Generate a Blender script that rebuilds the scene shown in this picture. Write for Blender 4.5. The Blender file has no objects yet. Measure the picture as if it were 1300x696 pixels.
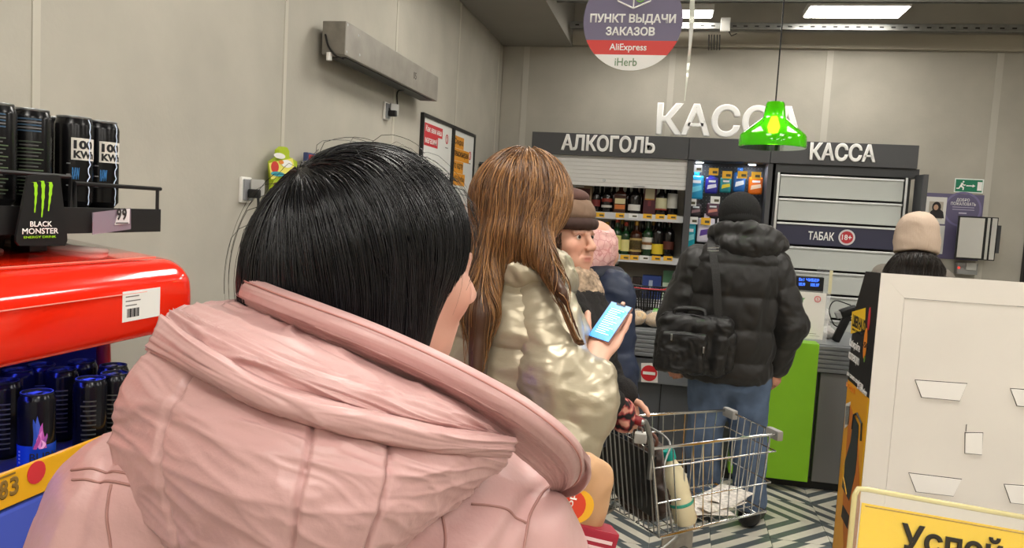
import bpy, bmesh, math, random
import numpy as np
from mathutils import Matrix, Vector
random.seed(7)
rng = np.random.default_rng(7)
S = bpy.context.scene
COL = S.collection

# ------------------------------------------------------------------ camera, world, exposure
FPX = 990.0
def unit(v):
    v = np.array(v, float); return v / np.linalg.norm(v)
_y = unit((204, 68, 990)); _x = np.array((4915, -358, -990.)); _x -= _y * (_x @ _y); _x = unit(_x)
_z = np.cross(_y, _x); _z = _z if _z[1] > 0 else -_z
CM = np.array([_x, _y, _z])                    # rows: world axes in camera (right, up, forward)
EYE = np.array((0, 0, 1.58))
cam = bpy.data.objects.new('camera', bpy.data.cameras.new('camera')); COL.objects.link(cam)
cam.data.sensor_width = 36; cam.data.lens = FPX / 1300 * 36; cam.data.clip_start = .02
_m = Matrix.Identity(4)
for i in range(3):
    _m[i][0], _m[i][1], _m[i][2], _m[i][3] = CM[i][0], CM[i][1], -CM[i][2], EYE[i]
cam.matrix_world = _m
S.camera = cam
w = bpy.data.worlds.new('world'); S.world = w; w.use_nodes = True
w.node_tree.nodes['Background'].inputs[0].default_value = (1, .97, .92, 1)
w.node_tree.nodes['Background'].inputs[1].default_value = .25
S.view_settings.view_transform = 'Standard'; S.view_settings.look = 'None'
S.view_settings.gamma = 1; S.view_settings.use_curve_mapping = False
S.view_settings.exposure = 0.62
LAMP = 15.0                                   # strength of the ceiling panels
S.cycles.use_denoising = True
S.cycles.max_bounces = 6; S.cycles.diffuse_bounces = 3; S.cycles.glossy_bounces = 3
S.cycles.transmission_bounces = 5; S.cycles.transparent_max_bounces = 8
S.cycles.caustics_reflective = False; S.cycles.caustics_refractive = False
S.cycles.sample_clamp_indirect = 4

def ray(px, py): return CM @ np.array((px - 650, 348 - py, FPX))
def AY(px, py, Y): d = ray(px, py); return EYE + d * (Y / d[1])
def AX(px, py, X): d = ray(px, py); return EYE + d * (X / d[0])
def AZ(px, py, Z): d = ray(px, py); return EYE + d * ((Z - EYE[2]) / d[2])
def D(px, py, depth): return EYE + ray(px, py) / FPX * depth

def cdir(r, u, fw): return unit(CM @ np.array((r, u, fw), float))       # direction given as seen by the camera

# ------------------------------------------------------------------ materials
def lin(c):
    if isinstance(c, str): c = [int(c[i:i + 2], 16) / 255 for i in (0, 2, 4)]
    return tuple((x / 12.92 if x <= .04045 else ((x + .055) / 1.055) ** 2.4) for x in c)
MATS = {}
def mat(name, col, rough=.5, metal=0, spec=.5, noise=0, nscale=8, bump=0, bscale=60, emit=0, trans=0, alpha=1, coat=0, sheen=0, aniso=0, vcol=False, stretch=None, ior=1.45, bdist=.002, emitc=None):
    if name in MATS: return MATS[name]
    m = bpy.data.materials.new(name); m.use_nodes = True; nt = m.node_tree; N = nt.nodes; L = nt.links
    b = N['Principled BSDF']; c = lin(col) + (1,)
    b.inputs['Base Color'].default_value = c; b.inputs['Roughness'].default_value = rough
    b.inputs['Metallic'].default_value = metal; b.inputs['Specular IOR Level'].default_value = spec
    b.inputs['IOR'].default_value = ior
    if trans: b.inputs['Transmission Weight'].default_value = trans
    if alpha < 1: b.inputs['Alpha'].default_value = alpha
    if coat: b.inputs['Coat Weight'].default_value = coat; b.inputs['Coat Roughness'].default_value = .05
    if sheen: b.inputs['Sheen Weight'].default_value = sheen
    if aniso: b.inputs['Anisotropic'].default_value = aniso
    if emit:
        b.inputs['Emission Color'].default_value = (lin(emitc) + (1,)) if emitc else c; b.inputs['Emission Strength'].default_value = emit
    tc = N.new('ShaderNodeTexCoord'); vec = tc.outputs['Object']
    if stretch:
        mp = N.new('ShaderNodeMapping'); mp.inputs['Scale'].default_value = stretch; L.new(vec, mp.inputs[0]); vec = mp.outputs[0]
    src = None
    if vcol:
        a = N.new('ShaderNodeAttribute'); a.attribute_name = 'Col'; src = a.outputs['Color']
    if noise:
        t = N.new('ShaderNodeTexNoise'); t.inputs['Scale'].default_value = nscale; t.inputs['Detail'].default_value = 6; L.new(vec, t.inputs[0])
        mr = N.new('ShaderNodeMapRange'); mr.inputs[1].default_value = .3; mr.inputs[2].default_value = .7
        mr.inputs[3].default_value = 1 - noise; mr.inputs[4].default_value = 1 + noise * .7; L.new(t.outputs[0], mr.inputs[0])
        mx = N.new('ShaderNodeVectorMath'); mx.operation = 'SCALE'; L.new(mr.outputs[0], mx.inputs['Scale'])
        if src: L.new(src, mx.inputs[0])
        else: mx.inputs[0].default_value = c[:3]
        src = mx.outputs[0]
    if src: L.new(src, b.inputs['Base Color'])
    if bump:
        t = N.new('ShaderNodeTexNoise'); t.inputs['Scale'].default_value = bscale; t.inputs['Detail'].default_value = 5; L.new(vec, t.inputs[0])
        bp = N.new('ShaderNodeBump'); bp.inputs['Strength'].default_value = bump; bp.inputs['Distance'].default_value = bdist
        L.new(t.outputs[0], bp.inputs['Height']); L.new(bp.outputs[0], b.inputs['Normal'])
    MATS[name] = m
    return m
def flat(hexc, rough=.6): return mat('print_' + hexc, hexc, rough)

# ------------------------------------------------------------------ mesh helpers
class MB:
    def __init__(s): s.v = []; s.f = []
    def add(s, v, f):
        o = len(s.v); s.v += [tuple(map(float, p)) for p in v]; s.f += [tuple(i + o for i in q) for q in f]; return s
    def box(s, lo, hi, bev=0):
        return s.obox([(a + b) / 2 for a, b in zip(lo, hi)], np.eye(3), [abs(b - a) / 2 for a, b in zip(lo, hi)], bev)
    def obox(s, c, R, h, bev=0):              # R rows = axes
        c = np.array(c, float); R = np.array(R, float)
        bm = bmesh.new(); bmesh.ops.create_cube(bm, size=2)
        for v in bm.verts: v.co = Vector((v.co.x * h[0], v.co.y * h[1], v.co.z * h[2]))
        if bev: bmesh.ops.bevel(bm, geom=bm.edges[:], offset=min(bev, .95 * min(h)), segments=2, profile=.7, affect='EDGES')
        bm.verts.index_update()
        V = np.array([v.co[:] for v in bm.verts]) @ R + c
        s.add(V, [[v.index for v in f.verts] for f in bm.faces]); bm.free(); return s
    def tube(s, pts, r, n=6, cap=True, closed=False):
        P = np.array(pts, float); m = len(P); r = np.broadcast_to(np.array(r, float), (m,))
        T = np.gradient(P, axis=0)
        if closed: T = np.roll(P, -1, 0) - np.roll(P, 1, 0)
        T /= np.linalg.norm(T, axis=1)[:, None] + 1e-12
        u = np.cross(T[0], (0, 0, 1)); u = u if np.linalg.norm(u) > .1 else np.cross(T[0], (1, 0, 0)); u = unit(u)
        V = []
        for i in range(m):
            u = u - T[i] * (u @ T[i]); u = unit(u); w_ = np.cross(T[i], u)
            for k in range(n):
                a = 2 * math.pi * k / n; V.append(P[i] + r[i] * (math.cos(a) * u + math.sin(a) * w_))
        F = []
        for i in range(m if closed else m - 1):
            j = (i + 1) % m
            for k in range(n): F.append((i * n + k, i * n + (k + 1) % n, j * n + (k + 1) % n, j * n + k))
        if cap and not closed: F += [tuple(range(n))[::-1], tuple(range((m - 1) * n, m * n))]
        return s.add(V, F)
    def lathe(s, prof, n=20, c=(0, 0, 0), ax=None, a0=0, a1=2 * math.pi):   # prof [(r,z)]
        full = abs(a1 - a0 - 2 * math.pi) < 1e-6; k = n if full else n + 1
        V = []; R = np.eye(3) if ax is None else np.array(ax)
        for r, z in prof:
            for i in range(k):
                a = a0 + (a1 - a0) * i / n; V.append(np.array((r * math.cos(a), r * math.sin(a), z)) @ R + np.array(c))
        F = []
        for j in range(len(prof) - 1):
            for i in range(n):
                i2 = (i + 1) % k
                F.append((j * k + i, j * k + i2, (j + 1) * k + i2, (j + 1) * k + i))
        if full and len(prof) == 4 and prof[0][0] == prof[-1][0] and prof[1][0] > prof[0][0] > 1e-5:
            F += [(3 * k + i, 3 * k + (i + 1) % k, (i + 1) % k, i) for i in range(n)]
        elif full:
            if prof[0][0] > 1e-5: F.append(tuple(range(k))[::-1])
            if prof[-1][0] > 1e-5: F.append(tuple(range((len(prof) - 1) * k, len(prof) * k)))
        return s.add(V, F)
    def prism(s, poly, n, t):                 # planar polygon (3d pts) thickened by t along n
        P = np.array(poly, float); n = unit(n); k = len(P)
        return s.add(list(P) + list(P + n * t), [tuple(range(k))[::-1], tuple(range(k, 2 * k))] + [(i, (i + 1) % k, k + (i + 1) % k, k + i) for i in range(k)])
    def mesh(s, name, m, smooth=False):
        me = bpy.data.meshes.new(name); me.from_pydata(s.v, [], s.f)
        bm = bmesh.new(); bm.from_mesh(me); bmesh.ops.recalc_face_normals(bm, faces=bm.faces[:]); bm.to_mesh(me); bm.free()
        if m is not None: me.materials.append(m)
        if smooth == 'auto':
            me.polygons.foreach_set('use_smooth', [True] * len(me.polygons)); me.set_sharp_from_angle(angle=math.radians(38))
        elif smooth: me.polygons.foreach_set('use_smooth', [True] * len(me.polygons))
        return me
def put(name, me, parent=None):
    o = bpy.data.objects.new(name, me); COL.objects.link(o)
    if parent is not None:
        o.parent = parent; o.matrix_parent_inverse = WORLD(parent).inverted()
    return o
def WORLD(o):
    m = o.matrix_basis.copy()
    return WORLD(o.parent) @ o.matrix_parent_inverse @ m if o.parent else m
def rebase(o):                                 # origin to the base of a single-mesh thing
    me = o.data; co = np.empty(len(me.vertices) * 3); me.vertices.foreach_get('co', co); co = co.reshape(-1, 3)
    c = (co.min(0) + co.max(0)) / 2; c[2] = co[:, 2].min(); co -= c
    me.vertices.foreach_set('co', co.ravel()); o.location = c; me.update(); return o
def part(name, mb, m, parent=None, smooth=False): return put(name, mb.mesh(name, m, smooth), parent)
def tag(o, label, cat=None, group=None, kind=None):
    if label: o['label'] = label
    if cat: o['category'] = cat
    if group: o['group'] = group
    if kind: o['kind'] = kind
    return o
def thing(name, loc, label, cat, group=None):
    o = bpy.data.objects.new(name, None); COL.objects.link(o); o.location = Vector([float(x) for x in loc]); o.empty_display_size = .1
    return tag(o, label, cat, group)
def single(name, mb, m, label, cat, group=None, smooth=False): return tag(rebase(part(name, mb, m, None, smooth)), label, cat, group)
def struct(name, mb, m, smooth=False):
    o = part(name, mb, m, None, smooth); o['kind'] = 'structure'; return o
def dup(o, parent=None, label=None):
    c = o.copy(); COL.objects.link(c)
    if parent is not None: c.parent = parent
    if label: c['label'] = label
    for ch in list(o.children): dup(ch, c)
    return c
# text: flat lettering fitted to a box (origin bottom left, u right, v up), optional wrap on a cylinder
def text_mesh(s, bold=0, ext=0, sp=1.0):
    cu = bpy.data.curves.new('lettering', 'FONT'); cu.body = s; cu.bevel_depth = bold; cu.bevel_resolution = 0; cu.extrude = ext; cu.resolution_u = 3; cu.space_character = sp
    cu.align_x = 'CENTER'
    o = bpy.data.objects.new('lettering', cu); COL.objects.link(o)
    me = bpy.data.meshes.new_from_object(o.evaluated_get(bpy.context.evaluated_depsgraph_get()))
    bpy.data.objects.remove(o); bpy.data.curves.remove(cu)
    co = np.empty(len(me.vertices) * 3); me.vertices.foreach_get('co', co)
    return me, co.reshape(-1, 3)
def text(s, O, u, v, wid, hei, m, parent, bold=.02, ext=0.0, name='lettering', shear=0, sp=1.0, cyl=None):
    if len(s) == 2 and s.isdigit() and not cyl:
        O = np.array(O, float)
        for i in (0, 1): o_ = text(s[i], O + unit(u) * wid * .54 * i, u, v, wid * .46, hei, m, parent, bold, ext, 'digit')
        return o_
    me, co = text_mesh(s, bold, 1.0 if ext else 0, sp)
    lo, hi = co.min(0), co.max(0); co[:, 0] = (co[:, 0] - lo[0]) / (hi[0] - lo[0]) * wid; co[:, 1] = (co[:, 1] - lo[1]) / (hi[1] - lo[1]) * hei
    co[:, 0] += shear * co[:, 1]
    u = unit(u); v = unit(v); n = np.cross(u, v)
    if cyl:                                    # (centre, radius, start angle): u ignored, wraps counter-clockwise
        c, r, a0 = cyl; a = a0 + co[:, 0] / r
        rz = r + (co[:, 2] - lo[2]) / (hi[2] - lo[2] + 1e-9) * .0003
        P = np.stack([c[0] + rz * np.cos(a), c[1] + rz * np.sin(a), O[2] + co[:, 1]], 1)
    else:
        zz = (co[:, 2] - lo[2]) / (hi[2] - lo[2] + 1e-9) * (ext or .0006)
        P = np.array(O) + co[:, :1] * u + co[:, 1:2] * v + zz[:, None] * n
    me.vertices.foreach_set('co', P.ravel()); me.update(); me.materials.clear(); me.materials.append(m)
    return put(name, me, parent)
def quad(name, O, u, v, wid, hei, m, parent, t=.001):
    u = unit(u); v = unit(v); O = np.array(O, float); n = np.cross(u, v)
    return part(name, MB().prism([O, O + u * wid, O + u * wid + v * hei, O + v * hei], n, t), m, parent)

# ------------------------------------------------------------------ noise and implicit surfaces
def vnoise(P, seed=0):
    P = np.asarray(P, float); I = np.floor(P).astype(np.int64); f = P - I; f = f * f * (3 - 2 * f); out = 0
    for dx in (0, 1):
        for dy in (0, 1):
            for dz in (0, 1):
                h = (I[:, 0] + dx) * 374761393 + (I[:, 1] + dy) * 668265263 + (I[:, 2] + dz) * 2147483647 + seed * 1274126177
                h = (h ^ (h >> 13)) * 1274126177; h = (h ^ (h >> 16)) & 0xffff
                out = out + h / 65535. * (f[:, 0] if dx else 1 - f[:, 0]) * (f[:, 1] if dy else 1 - f[:, 1]) * (f[:, 2] if dz else 1 - f[:, 2])
    return out * 2 - 1
def fbm(P, oct=3, seed=0):
    s = 0; a = 1; P = np.asarray(P, float)
    for i in range(oct): s = s + a * vnoise(P, seed + i); P = P * 2.03; a *= .5
    return s
class Field:
    def __init__(s): s.p = []
    def _add(s, fn, lo, hi, k, op): s.p.append((fn, np.array(lo, float), np.array(hi, float), k, op)); return s
    def cap(s, a, b, ra, rb, k=.02, mod=None, op='u', flat=None):
        a = np.array(a, float); b = np.array(b, float); ba = b - a; l2 = ba @ ba + 1e-12; R = max(ra, rb) + .03
        def fn(P):
            t = np.clip((P - a) @ ba / l2, 0, 1); q = P - a - t[:, None] * ba
            if flat is not None: q = q + np.outer(q @ flat[0], flat[0]) * (flat[1] - 1)
            r = ra + (rb - ra) * t
            if mod: r = r + mod(t * math.sqrt(l2))
            return np.sqrt((q * q).sum(1)) - r
        return s._add(fn, np.minimum(a, b) - R, np.maximum(a, b) + R, k, op)
    def chain(s, pts, rad, k=.02, mod=None):
        L = 0
        for i in range(len(pts) - 1):
            l0 = L; L += np.linalg.norm(np.array(pts[i + 1]) - np.array(pts[i]))
            s.cap(pts[i], pts[i + 1], rad[i], rad[i + 1], k, (lambda t, l0=l0: mod(t + l0)) if mod else None)
        return s
    def ell(s, c, r, R=None, k=.02, op='u'):
        c = np.array(c, float); r = np.array(r, float); R = np.eye(3) if R is None else np.array(R, float); m = r.max() + .02
        def fn(P):
            q = (P - c) @ R.T; k0 = np.sqrt(((q / r) ** 2).sum(1)); k1 = np.sqrt(((q / r ** 2) ** 2).sum(1)) + 1e-9
            return k0 * (k0 - 1) / k1
        return s._add(fn, c - m, c + m, k, op)
    def loft(s, rows, R, k=.02, mod=None, e=2.3):
        # rows (z, cx, cy, rx, ry) in world z order; R = 2x2 plan axes (side, front)
        rows = np.array(sorted(rows), float); z = rows[:, 0]; R = np.array(R, float); m = rows[:, 3:].max() + .05
        def fn(P):
            zz = np.clip(P[:, 2], z[0], z[-1]); c = [np.interp(zz, z, rows[:, i]) for i in range(1, 5)]
            dx = P[:, 0] - c[0]; dy = P[:, 1] - c[1]; a = np.abs(dx * R[0, 0] + dy * R[0, 1]) / c[2]; b = np.abs(dx * R[1, 0] + dy * R[1, 1]) / c[3]
            rr = (a ** e + b ** e) ** (1 / e); d = (rr - 1) * np.minimum(c[2], c[3])
            if mod: d = d - mod(P)
            dz = np.maximum(z[0] - P[:, 2], P[:, 2] - z[-1])
            return np.where(dz > 0, np.sqrt(np.maximum(d, 0) ** 2 + dz ** 2), np.maximum(d, dz))
        lo = [rows[:, 1].min() - m, rows[:, 2].min() - m, z[0] - .03]; hi = [rows[:, 1].max() + m, rows[:, 2].max() + m, z[-1] + .03]
        return s._add(fn, lo, hi, k, 'u')
    @staticmethod
    def comb(d, n, k, op):
        if op == 'u':
            h = np.clip(.5 + .5 * (d - n) / k, 0, 1); return d + (n - d) * h - k * h * (1 - h)
        n = -n; h = np.clip(.5 - .5 * (d - n) / k, 0, 1); return d + (n - d) * h + k * h * (1 - h)
    def ev(s, P):
        d = np.full(len(P), 1.0)
        for fn, lo, hi, k, op in s.p: d = s.comb(d, fn(P), k, op)
        return d
    def grad(s, P, h=.002):
        g = np.stack([s.ev(P + np.eye(3)[i] * h) - s.ev(P - np.eye(3)[i] * h) for i in range(3)], 1)
        return g / (np.linalg.norm(g, axis=1)[:, None] + 1e-9)
    def nets(s, vox, lo=None, hi=None):
        A = np.min([p[1] for p in s.p if p[4] == 'u'], 0) - 2 * vox; B = np.max([p[2] for p in s.p if p[4] == 'u'], 0) + 2 * vox
        if lo is not None: A = np.maximum(A, lo)
        if hi is not None: B = np.minimum(B, hi)
        n = np.ceil((B - A) / vox).astype(int) + 1
        F = np.full(n, .2, np.float32)
        for fn, l, h, k, op in s.p:
            i0 = np.clip(np.floor((l - k * 1.0 - A) / vox).astype(int), 0, n); i1 = np.clip(np.ceil((h + k * 1.0 - A) / vox).astype(int) + 1, 0, n)
            if (i1 <= i0).any(): continue
            g = np.stack(np.meshgrid(*[A[i] + vox * np.arange(i0[i], i1[i]) for i in range(3)], indexing='ij'), -1); sh = g.shape[:3]
            sl = tuple(slice(i0[i], i1[i]) for i in range(3))
            F[sl] = s.comb(F[sl].ravel(), fn(g.reshape(-1, 3)), k, op).reshape(sh)
        F[[0, -1]] = .2; F[:, [0, -1]] = .2; F[:, :, [0, -1]] = .2
        neg = F < 0
        cs = sum(neg[dx:n[0] - 1 + dx, dy:n[1] - 1 + dy, dz:n[2] - 1 + dz].astype(np.int8) for dx in (0, 1) for dy in (0, 1) for dz in (0, 1))
        ci = np.argwhere((cs > 0) & (cs < 8)); idx = -np.ones(n - 1, np.int64); idx[tuple(ci.T)] = np.arange(len(ci))
        acc = np.zeros((len(ci), 3)); cnt = np.zeros(len(ci))
        cor = [(0, 0, 0), (1, 0, 0), (0, 1, 0), (1, 1, 0), (0, 0, 1), (1, 0, 1), (0, 1, 1), (1, 1, 1)]
        for a, b in ((0, 1), (2, 3), (4, 5), (6, 7), (0, 2), (1, 3), (4, 6), (5, 7), (0, 4), (1, 5), (2, 6), (3, 7)):
            fa = F[tuple((ci + cor[a]).T)]; fb = F[tuple((ci + cor[b]).T)]; sgn = (fa < 0) != (fb < 0)
            t = np.where(sgn, fa / np.where(sgn, fa - fb, 1), 0)
            acc += np.where(sgn[:, None], np.array(cor[a]) + t[:, None] * (np.array(cor[b]) - np.array(cor[a])), 0); cnt += sgn
        V = A + (ci + acc / cnt[:, None]) * vox
        Q = []
        for ax in range(3):
            sl0 = [slice(None)] * 3; sl1 = [slice(None)] * 3; sl0[ax] = slice(0, -1); sl1[ax] = slice(1, None)
            e = np.argwhere(neg[tuple(sl0)] != neg[tuple(sl1)])
            b, c = [(1, 2), (2, 0), (0, 1)][ax]
            ob = np.eye(3, dtype=int)[b]; oc = np.eye(3, dtype=int)[c]
            ok = (e[:, b] > 0) & (e[:, c] > 0) & (e[:, b] < n[b] - 1) & (e[:, c] < n[c] - 1); e = e[ok]
            q = np.stack([idx[tuple((e - ob - oc).T)], idx[tuple((e - oc).T)], idx[tuple(e.T)], idx[tuple((e - ob).T)]], 1)
            flip = ~neg[tuple(e.T)]; q[flip] = q[flip][:, ::-1]; Q.append(q)
        return V, np.concatenate(Q)
def np_mesh(name, V, Q, m, smooth=True, col=None):
    me = bpy.data.meshes.new(name); nq = len(Q); k = Q.shape[1]
    me.vertices.add(len(V)); me.vertices.foreach_set('co', np.asarray(V, np.float32).ravel())
    me.loops.add(nq * k); me.loops.foreach_set('vertex_index', Q.astype(np.int32).ravel())
    me.polygons.add(nq); me.polygons.foreach_set('loop_start', np.arange(0, nq * k, k, dtype=np.int32))
    try: me.polygons.foreach_set('loop_total', np.full(nq, k, np.int32))
    except Exception: pass
    me.update(calc_edges=True); me.validate()
    if smooth: me.polygons.foreach_set('use_smooth', [True] * nq)
    if col is not None:
        a = me.color_attributes.new('Col', 'FLOAT_COLOR', 'POINT'); a.data.foreach_set('color', np.concatenate([col, np.ones((len(col), 1))], 1).astype(np.float32).ravel())
    me.materials.append(m); return me
def relax(V, Q, it=2, lam=.5):
    E = np.concatenate([Q[:, [0, 1]], Q[:, [1, 2]], Q[:, [2, 3]], Q[:, [3, 0]]]); deg = np.bincount(E.ravel(), minlength=len(V))[:, None] + 1e-9
    for _ in range(it):
        s_ = np.zeros_like(V)
        for i in range(3): s_[:, i] = np.bincount(E[:, 0], V[E[:, 1], i], len(V)) + np.bincount(E[:, 1], V[E[:, 0], i], len(V))
        V = V + lam * (s_ / deg - V)
    return V
def soft(name, F, m, parent, vox=.008, it=2, disp=None, col=None, lo=None, hi=None):
    V, Q = F.nets(vox, lo, hi); V = relax(V, Q, it)
    if disp is not None:
        nrm = np.cross(V[Q[:, 1]] - V[Q[:, 0]], V[Q[:, 3]] - V[Q[:, 0]]); vn = np.zeros_like(V)
        for j in range(4):
            for i in range(3): vn[:, i] += np.bincount(Q[:, j], nrm[:, i], len(V))
        vn /= np.linalg.norm(vn, axis=1)[:, None] + 1e-12; V = V + vn * disp(V)[:, None]
    return put(name, np_mesh(name, V, Q, m, True, col(V) if col else None), parent)
def crinkle(A, sc, seed=0, sx=(1, 1, 1), oct=3):
    sx = np.array(sx, float)
    return lambda V: A * (1 - 2 * np.abs(fbm(V * sx * sc + 2 * fbm(V * sc * .5, 2, seed + 9)[:, None] * .35, oct, seed))) 
def strands(name, F, roots, flow, m, parent, L=(.15, .3), step=.012, rad=.0009, cols=None, off=(-.002, .006), wob=.5, seed=0, n_side=3):
    r_ = np.random.default_rng(seed); P = np.array(roots, float); n = len(P); steps = int(L[1] / step); leng = r_.uniform(*L, n)
    o = r_.uniform(off[0], off[1], n); ph = r_.uniform(0, 50, (n, 3)); path = [P.copy()]
    for s_ in range(steps):
        g = F.grad(P); d = flow(P, s_ * step); d = d + wob * .25 * np.stack([vnoise(P * 9 + ph[:, [0]] * .02, seed + i) for i in range(3)], 1) + wob * .12 * np.sin(ph + s_ * .3)
        d = d - g * (d * g).sum(1)[:, None]; d /= np.linalg.norm(d, axis=1)[:, None] + 1e-9
        act = (s_ * step < leng)[:, None]
        Pn = P + d * step; dd = F.ev(Pn) - o; Pn = Pn - F.grad(Pn) * np.clip(dd, -.01, .01)[:, None]
        P = np.where(act, Pn, P + d * 1e-4); path.append(P.copy())
    path = np.stack(path, 1); m_ = path.shape[1]
    T = np.gradient(path, axis=1); T /= np.linalg.norm(T, axis=2)[..., None] + 1e-9
    up = r_.normal(size=(n, 1, 3)); U = np.cross(T, up); U /= np.linalg.norm(U, axis=2)[..., None] + 1e-9; W = np.cross(T, U)
    rr = rad * r_.uniform(.6, 1.3, n)[:, None] * np.linspace(1, .35, m_)[None] * np.ones((n, 1)); V = []
    for k in range(n_side):
        a = 2 * math.pi * k / n_side; V.append(path + rr[..., None] * (math.cos(a) * U + math.sin(a) * W))
    V = np.stack(V, 2).reshape(-1, 3); base = (np.arange(n)[:, None] * m_ + np.arange(m_ - 1)[None]).ravel() * n_side
    Q = np.concatenate([np.stack([base + k, base + (k + 1) % n_side, base + n_side + (k + 1) % n_side, base + n_side + k], 1) for k in range(n_side)])
    c = None
    if cols is not None:
        a, b = np.array(lin(cols[0])), np.array(lin(cols[1])); t = r_.beta(1.4, 2.2, n)[:, None]; c = np.repeat(a + (b - a) * t, m_ * n_side, 0)
    o_ = put(name, np_mesh(name, V, Q, m, True, c), parent); return o_
def shoot(F, c, dirs, far=.6):                 # points on the surface of F seen from outside along dirs
    P = np.array(c) + dirs * far
    for _ in range(40): P = P - dirs * np.clip(F.ev(P), -.02, .05)[:, None] * .8
    return P
def on_surf(F, pix, depth0=.3):                  # pixel polyline dropped onto a surface
    R = np.array([ray(*p) / FPX for p in pix]); t = np.full(len(R), depth0)
    for _ in range(60): t = t + np.clip(F.ev(EYE + R * t[:, None]), -.02, .05) * .8
    return EYE + R * t[:, None]
def cat_rom(P, n):
    P = np.array(P, float); m = len(P); t = np.linspace(0, m - 1, n); i = np.minimum(t.astype(int), m - 2); u = (t - i).reshape((-1,) + (1,) * (P.ndim - 1))
    g = lambda j: P[np.clip(j, 0, m - 1)]
    a = np.where((i > 0).reshape(u.shape), g(i - 1), 2 * g(i) - g(i + 1)); d = np.where((i < m - 2).reshape(u.shape), g(i + 2), 2 * g(i + 1) - g(i)); b, c = g(i), g(i + 1)
    return .5 * (2 * b + (c - a) * u + (2 * a - 5 * b + 4 * c - d) * u ** 2 + (3 * b - a - 3 * c + d) * u ** 3)
def sheet(name, rows, m, parent, nu=60, nv=60, thick=.006, disp=None, closed=False):
    # rows: control points [row][col] in world space -> smooth thick sheet
    G = cat_rom(np.array(rows, float), nu); G = cat_rom(G.transpose(1, 0, 2), nv).transpose(1, 0, 2)
    du = np.gradient(G, axis=0); dv = np.gradient(G, axis=1); nn = np.cross(du, dv); nn /= np.linalg.norm(nn, axis=2)[..., None] + 1e-9
    toeye = EYE - G; nn *= np.sign((nn * toeye).sum(2).mean())
    if disp is not None:
        uu, vv = np.meshgrid(np.linspace(0, 1, nu), np.linspace(0, 1, nv), indexing='ij')
        G = G + nn * disp(uu.ravel(), vv.ravel(), G.reshape(-1, 3)).reshape(nu, nv)[..., None]
    B = G - nn * thick; V = np.concatenate([G.reshape(-1, 3), B.reshape(-1, 3)]); n0 = nu * nv
    i, j = np.meshgrid(np.arange(nu - 1), np.arange(nv - 1), indexing='ij'); a = (i * nv + j).ravel()
    Q = [np.stack([a, a + 1, a + nv + 1, a + nv], 1), np.stack([a + nv, a + nv + 1, a + 1, a], 1) + n0]
    def rim(e): return np.stack([e[:-1], e[:-1] + n0, e[1:] + n0, e[1:]], 1)
    Q += [rim(np.arange(nv)), rim(np.arange(nv)[::-1] + (nu - 1) * nv), rim(np.arange(nu)[::-1] * nv), rim(np.arange(nu) * nv + nv - 1)]
    return put(name, np_mesh(name, V, np.concatenate(Q), m), parent)
def seg_dist(P, poly):                         # distance of 2d points to a polyline
    d = np.full(len(P), 9.); poly = np.array(poly, float)
    for a, b in zip(poly[:-1], poly[1:]):
        t = np.clip(((P - a) @ (b - a)) / ((b - a) @ (b - a)), 0, 1); d = np.minimum(d, np.linalg.norm(P - a - t[:, None] * (b - a), axis=1))
    return d
# ------------------------------------------------------------------ the room
XL, YB, ZC, XR, YF = -1.511, 6.6, 3.36, 4.6, -3.0
UX, UY, UZ = np.eye(3)
M_wall = mat('wall_board', 'B2ADA1', .75, noise=.1, nscale=3.0, bump=.25, bscale=55, bdist=.003)
M_strip = mat('joint_strip', 'BFBAAD', .6)
M_strip2 = mat('joint_strip_light', 'BFBBB0', .6)
M_ceil = mat('ceiling_paint', '8B8781', .85, noise=.06, nscale=2)
M_dark = mat('charcoal_panel', '4B4B4D', .55, bump=.1, bscale=200)
M_dark2 = mat('dark_grey_metal', '38393B', .45)
M_black = mat('black_plastic', '151516', .4)
M_white = mat('white_plastic', 'E9E7E2', .4)
M_whiteL = mat('white_letter', 'FBFAF7', .45)
M_steel = mat('brushed_steel', 'A9A6A0', .35, 1, noise=.12, nscale=6, stretch=(2, 2, 20))
M_galv = mat('galvanised_steel', 'A8A9A6', .42, .85, noise=.15, nscale=30)
M_alu = mat('aluminium', 'C9CBCC', .3, 1)
M_chrome = mat('chrome', 'D5D7D8', .16, 1)

floor = struct('floor', MB().box((XL, YF, -.06), (XR, YB, -.012)), mat('floor_base', '9D9990', .5))
def tile_mat():
    m = bpy.data.materials.new('striped_tile'); m.use_nodes = True; nt = m.node_tree; N = nt.nodes; L = nt.links; b = N['Principled BSDF']
    b.inputs['Roughness'].default_value = .28
    tc = N.new('ShaderNodeTexCoord'); sx = N.new('ShaderNodeSeparateXYZ'); L.new(tc.outputs['Object'], sx.inputs[0])
    def mth(op, a, c=None):
        n = N.new('ShaderNodeMath'); n.operation = op
        for i, q in enumerate((a, c)):
            if q is None: continue
            if isinstance(q, (int, float)): n.inputs[i].default_value = q
            else: L.new(q, n.inputs[i])
        return n.outputs[0]
    s = mth('MULTIPLY', mth('ADD', sx.outputs[0], sx.outputs[1]), 1 / .1333); s = mth('FRACT', mth('ADD', s, 10.25)); s = mth('LESS_THAN', s, .46)
    nz = N.new('ShaderNodeTexNoise'); nz.inputs['Scale'].default_value = 14; L.new(tc.outputs['Object'], nz.inputs[0])
    mx = N.new('ShaderNodeMix'); mx.data_type = 'RGBA'; L.new(s, mx.inputs[0]); mx.inputs[6].default_value = lin('D6D0C2') + (1,); mx.inputs[7].default_value = lin('596063') + (1,)
    sc = N.new('ShaderNodeVectorMath'); sc.operation = 'SCALE'; L.new(mx.outputs[2], sc.inputs[0]); L.new(mth('ADD', mth('MULTIPLY', nz.outputs[0], .24), .86), sc.inputs['Scale'])
    L.new(sc.outputs[0], b.inputs['Base Color']); return m
M_tile = tile_mat()
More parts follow.
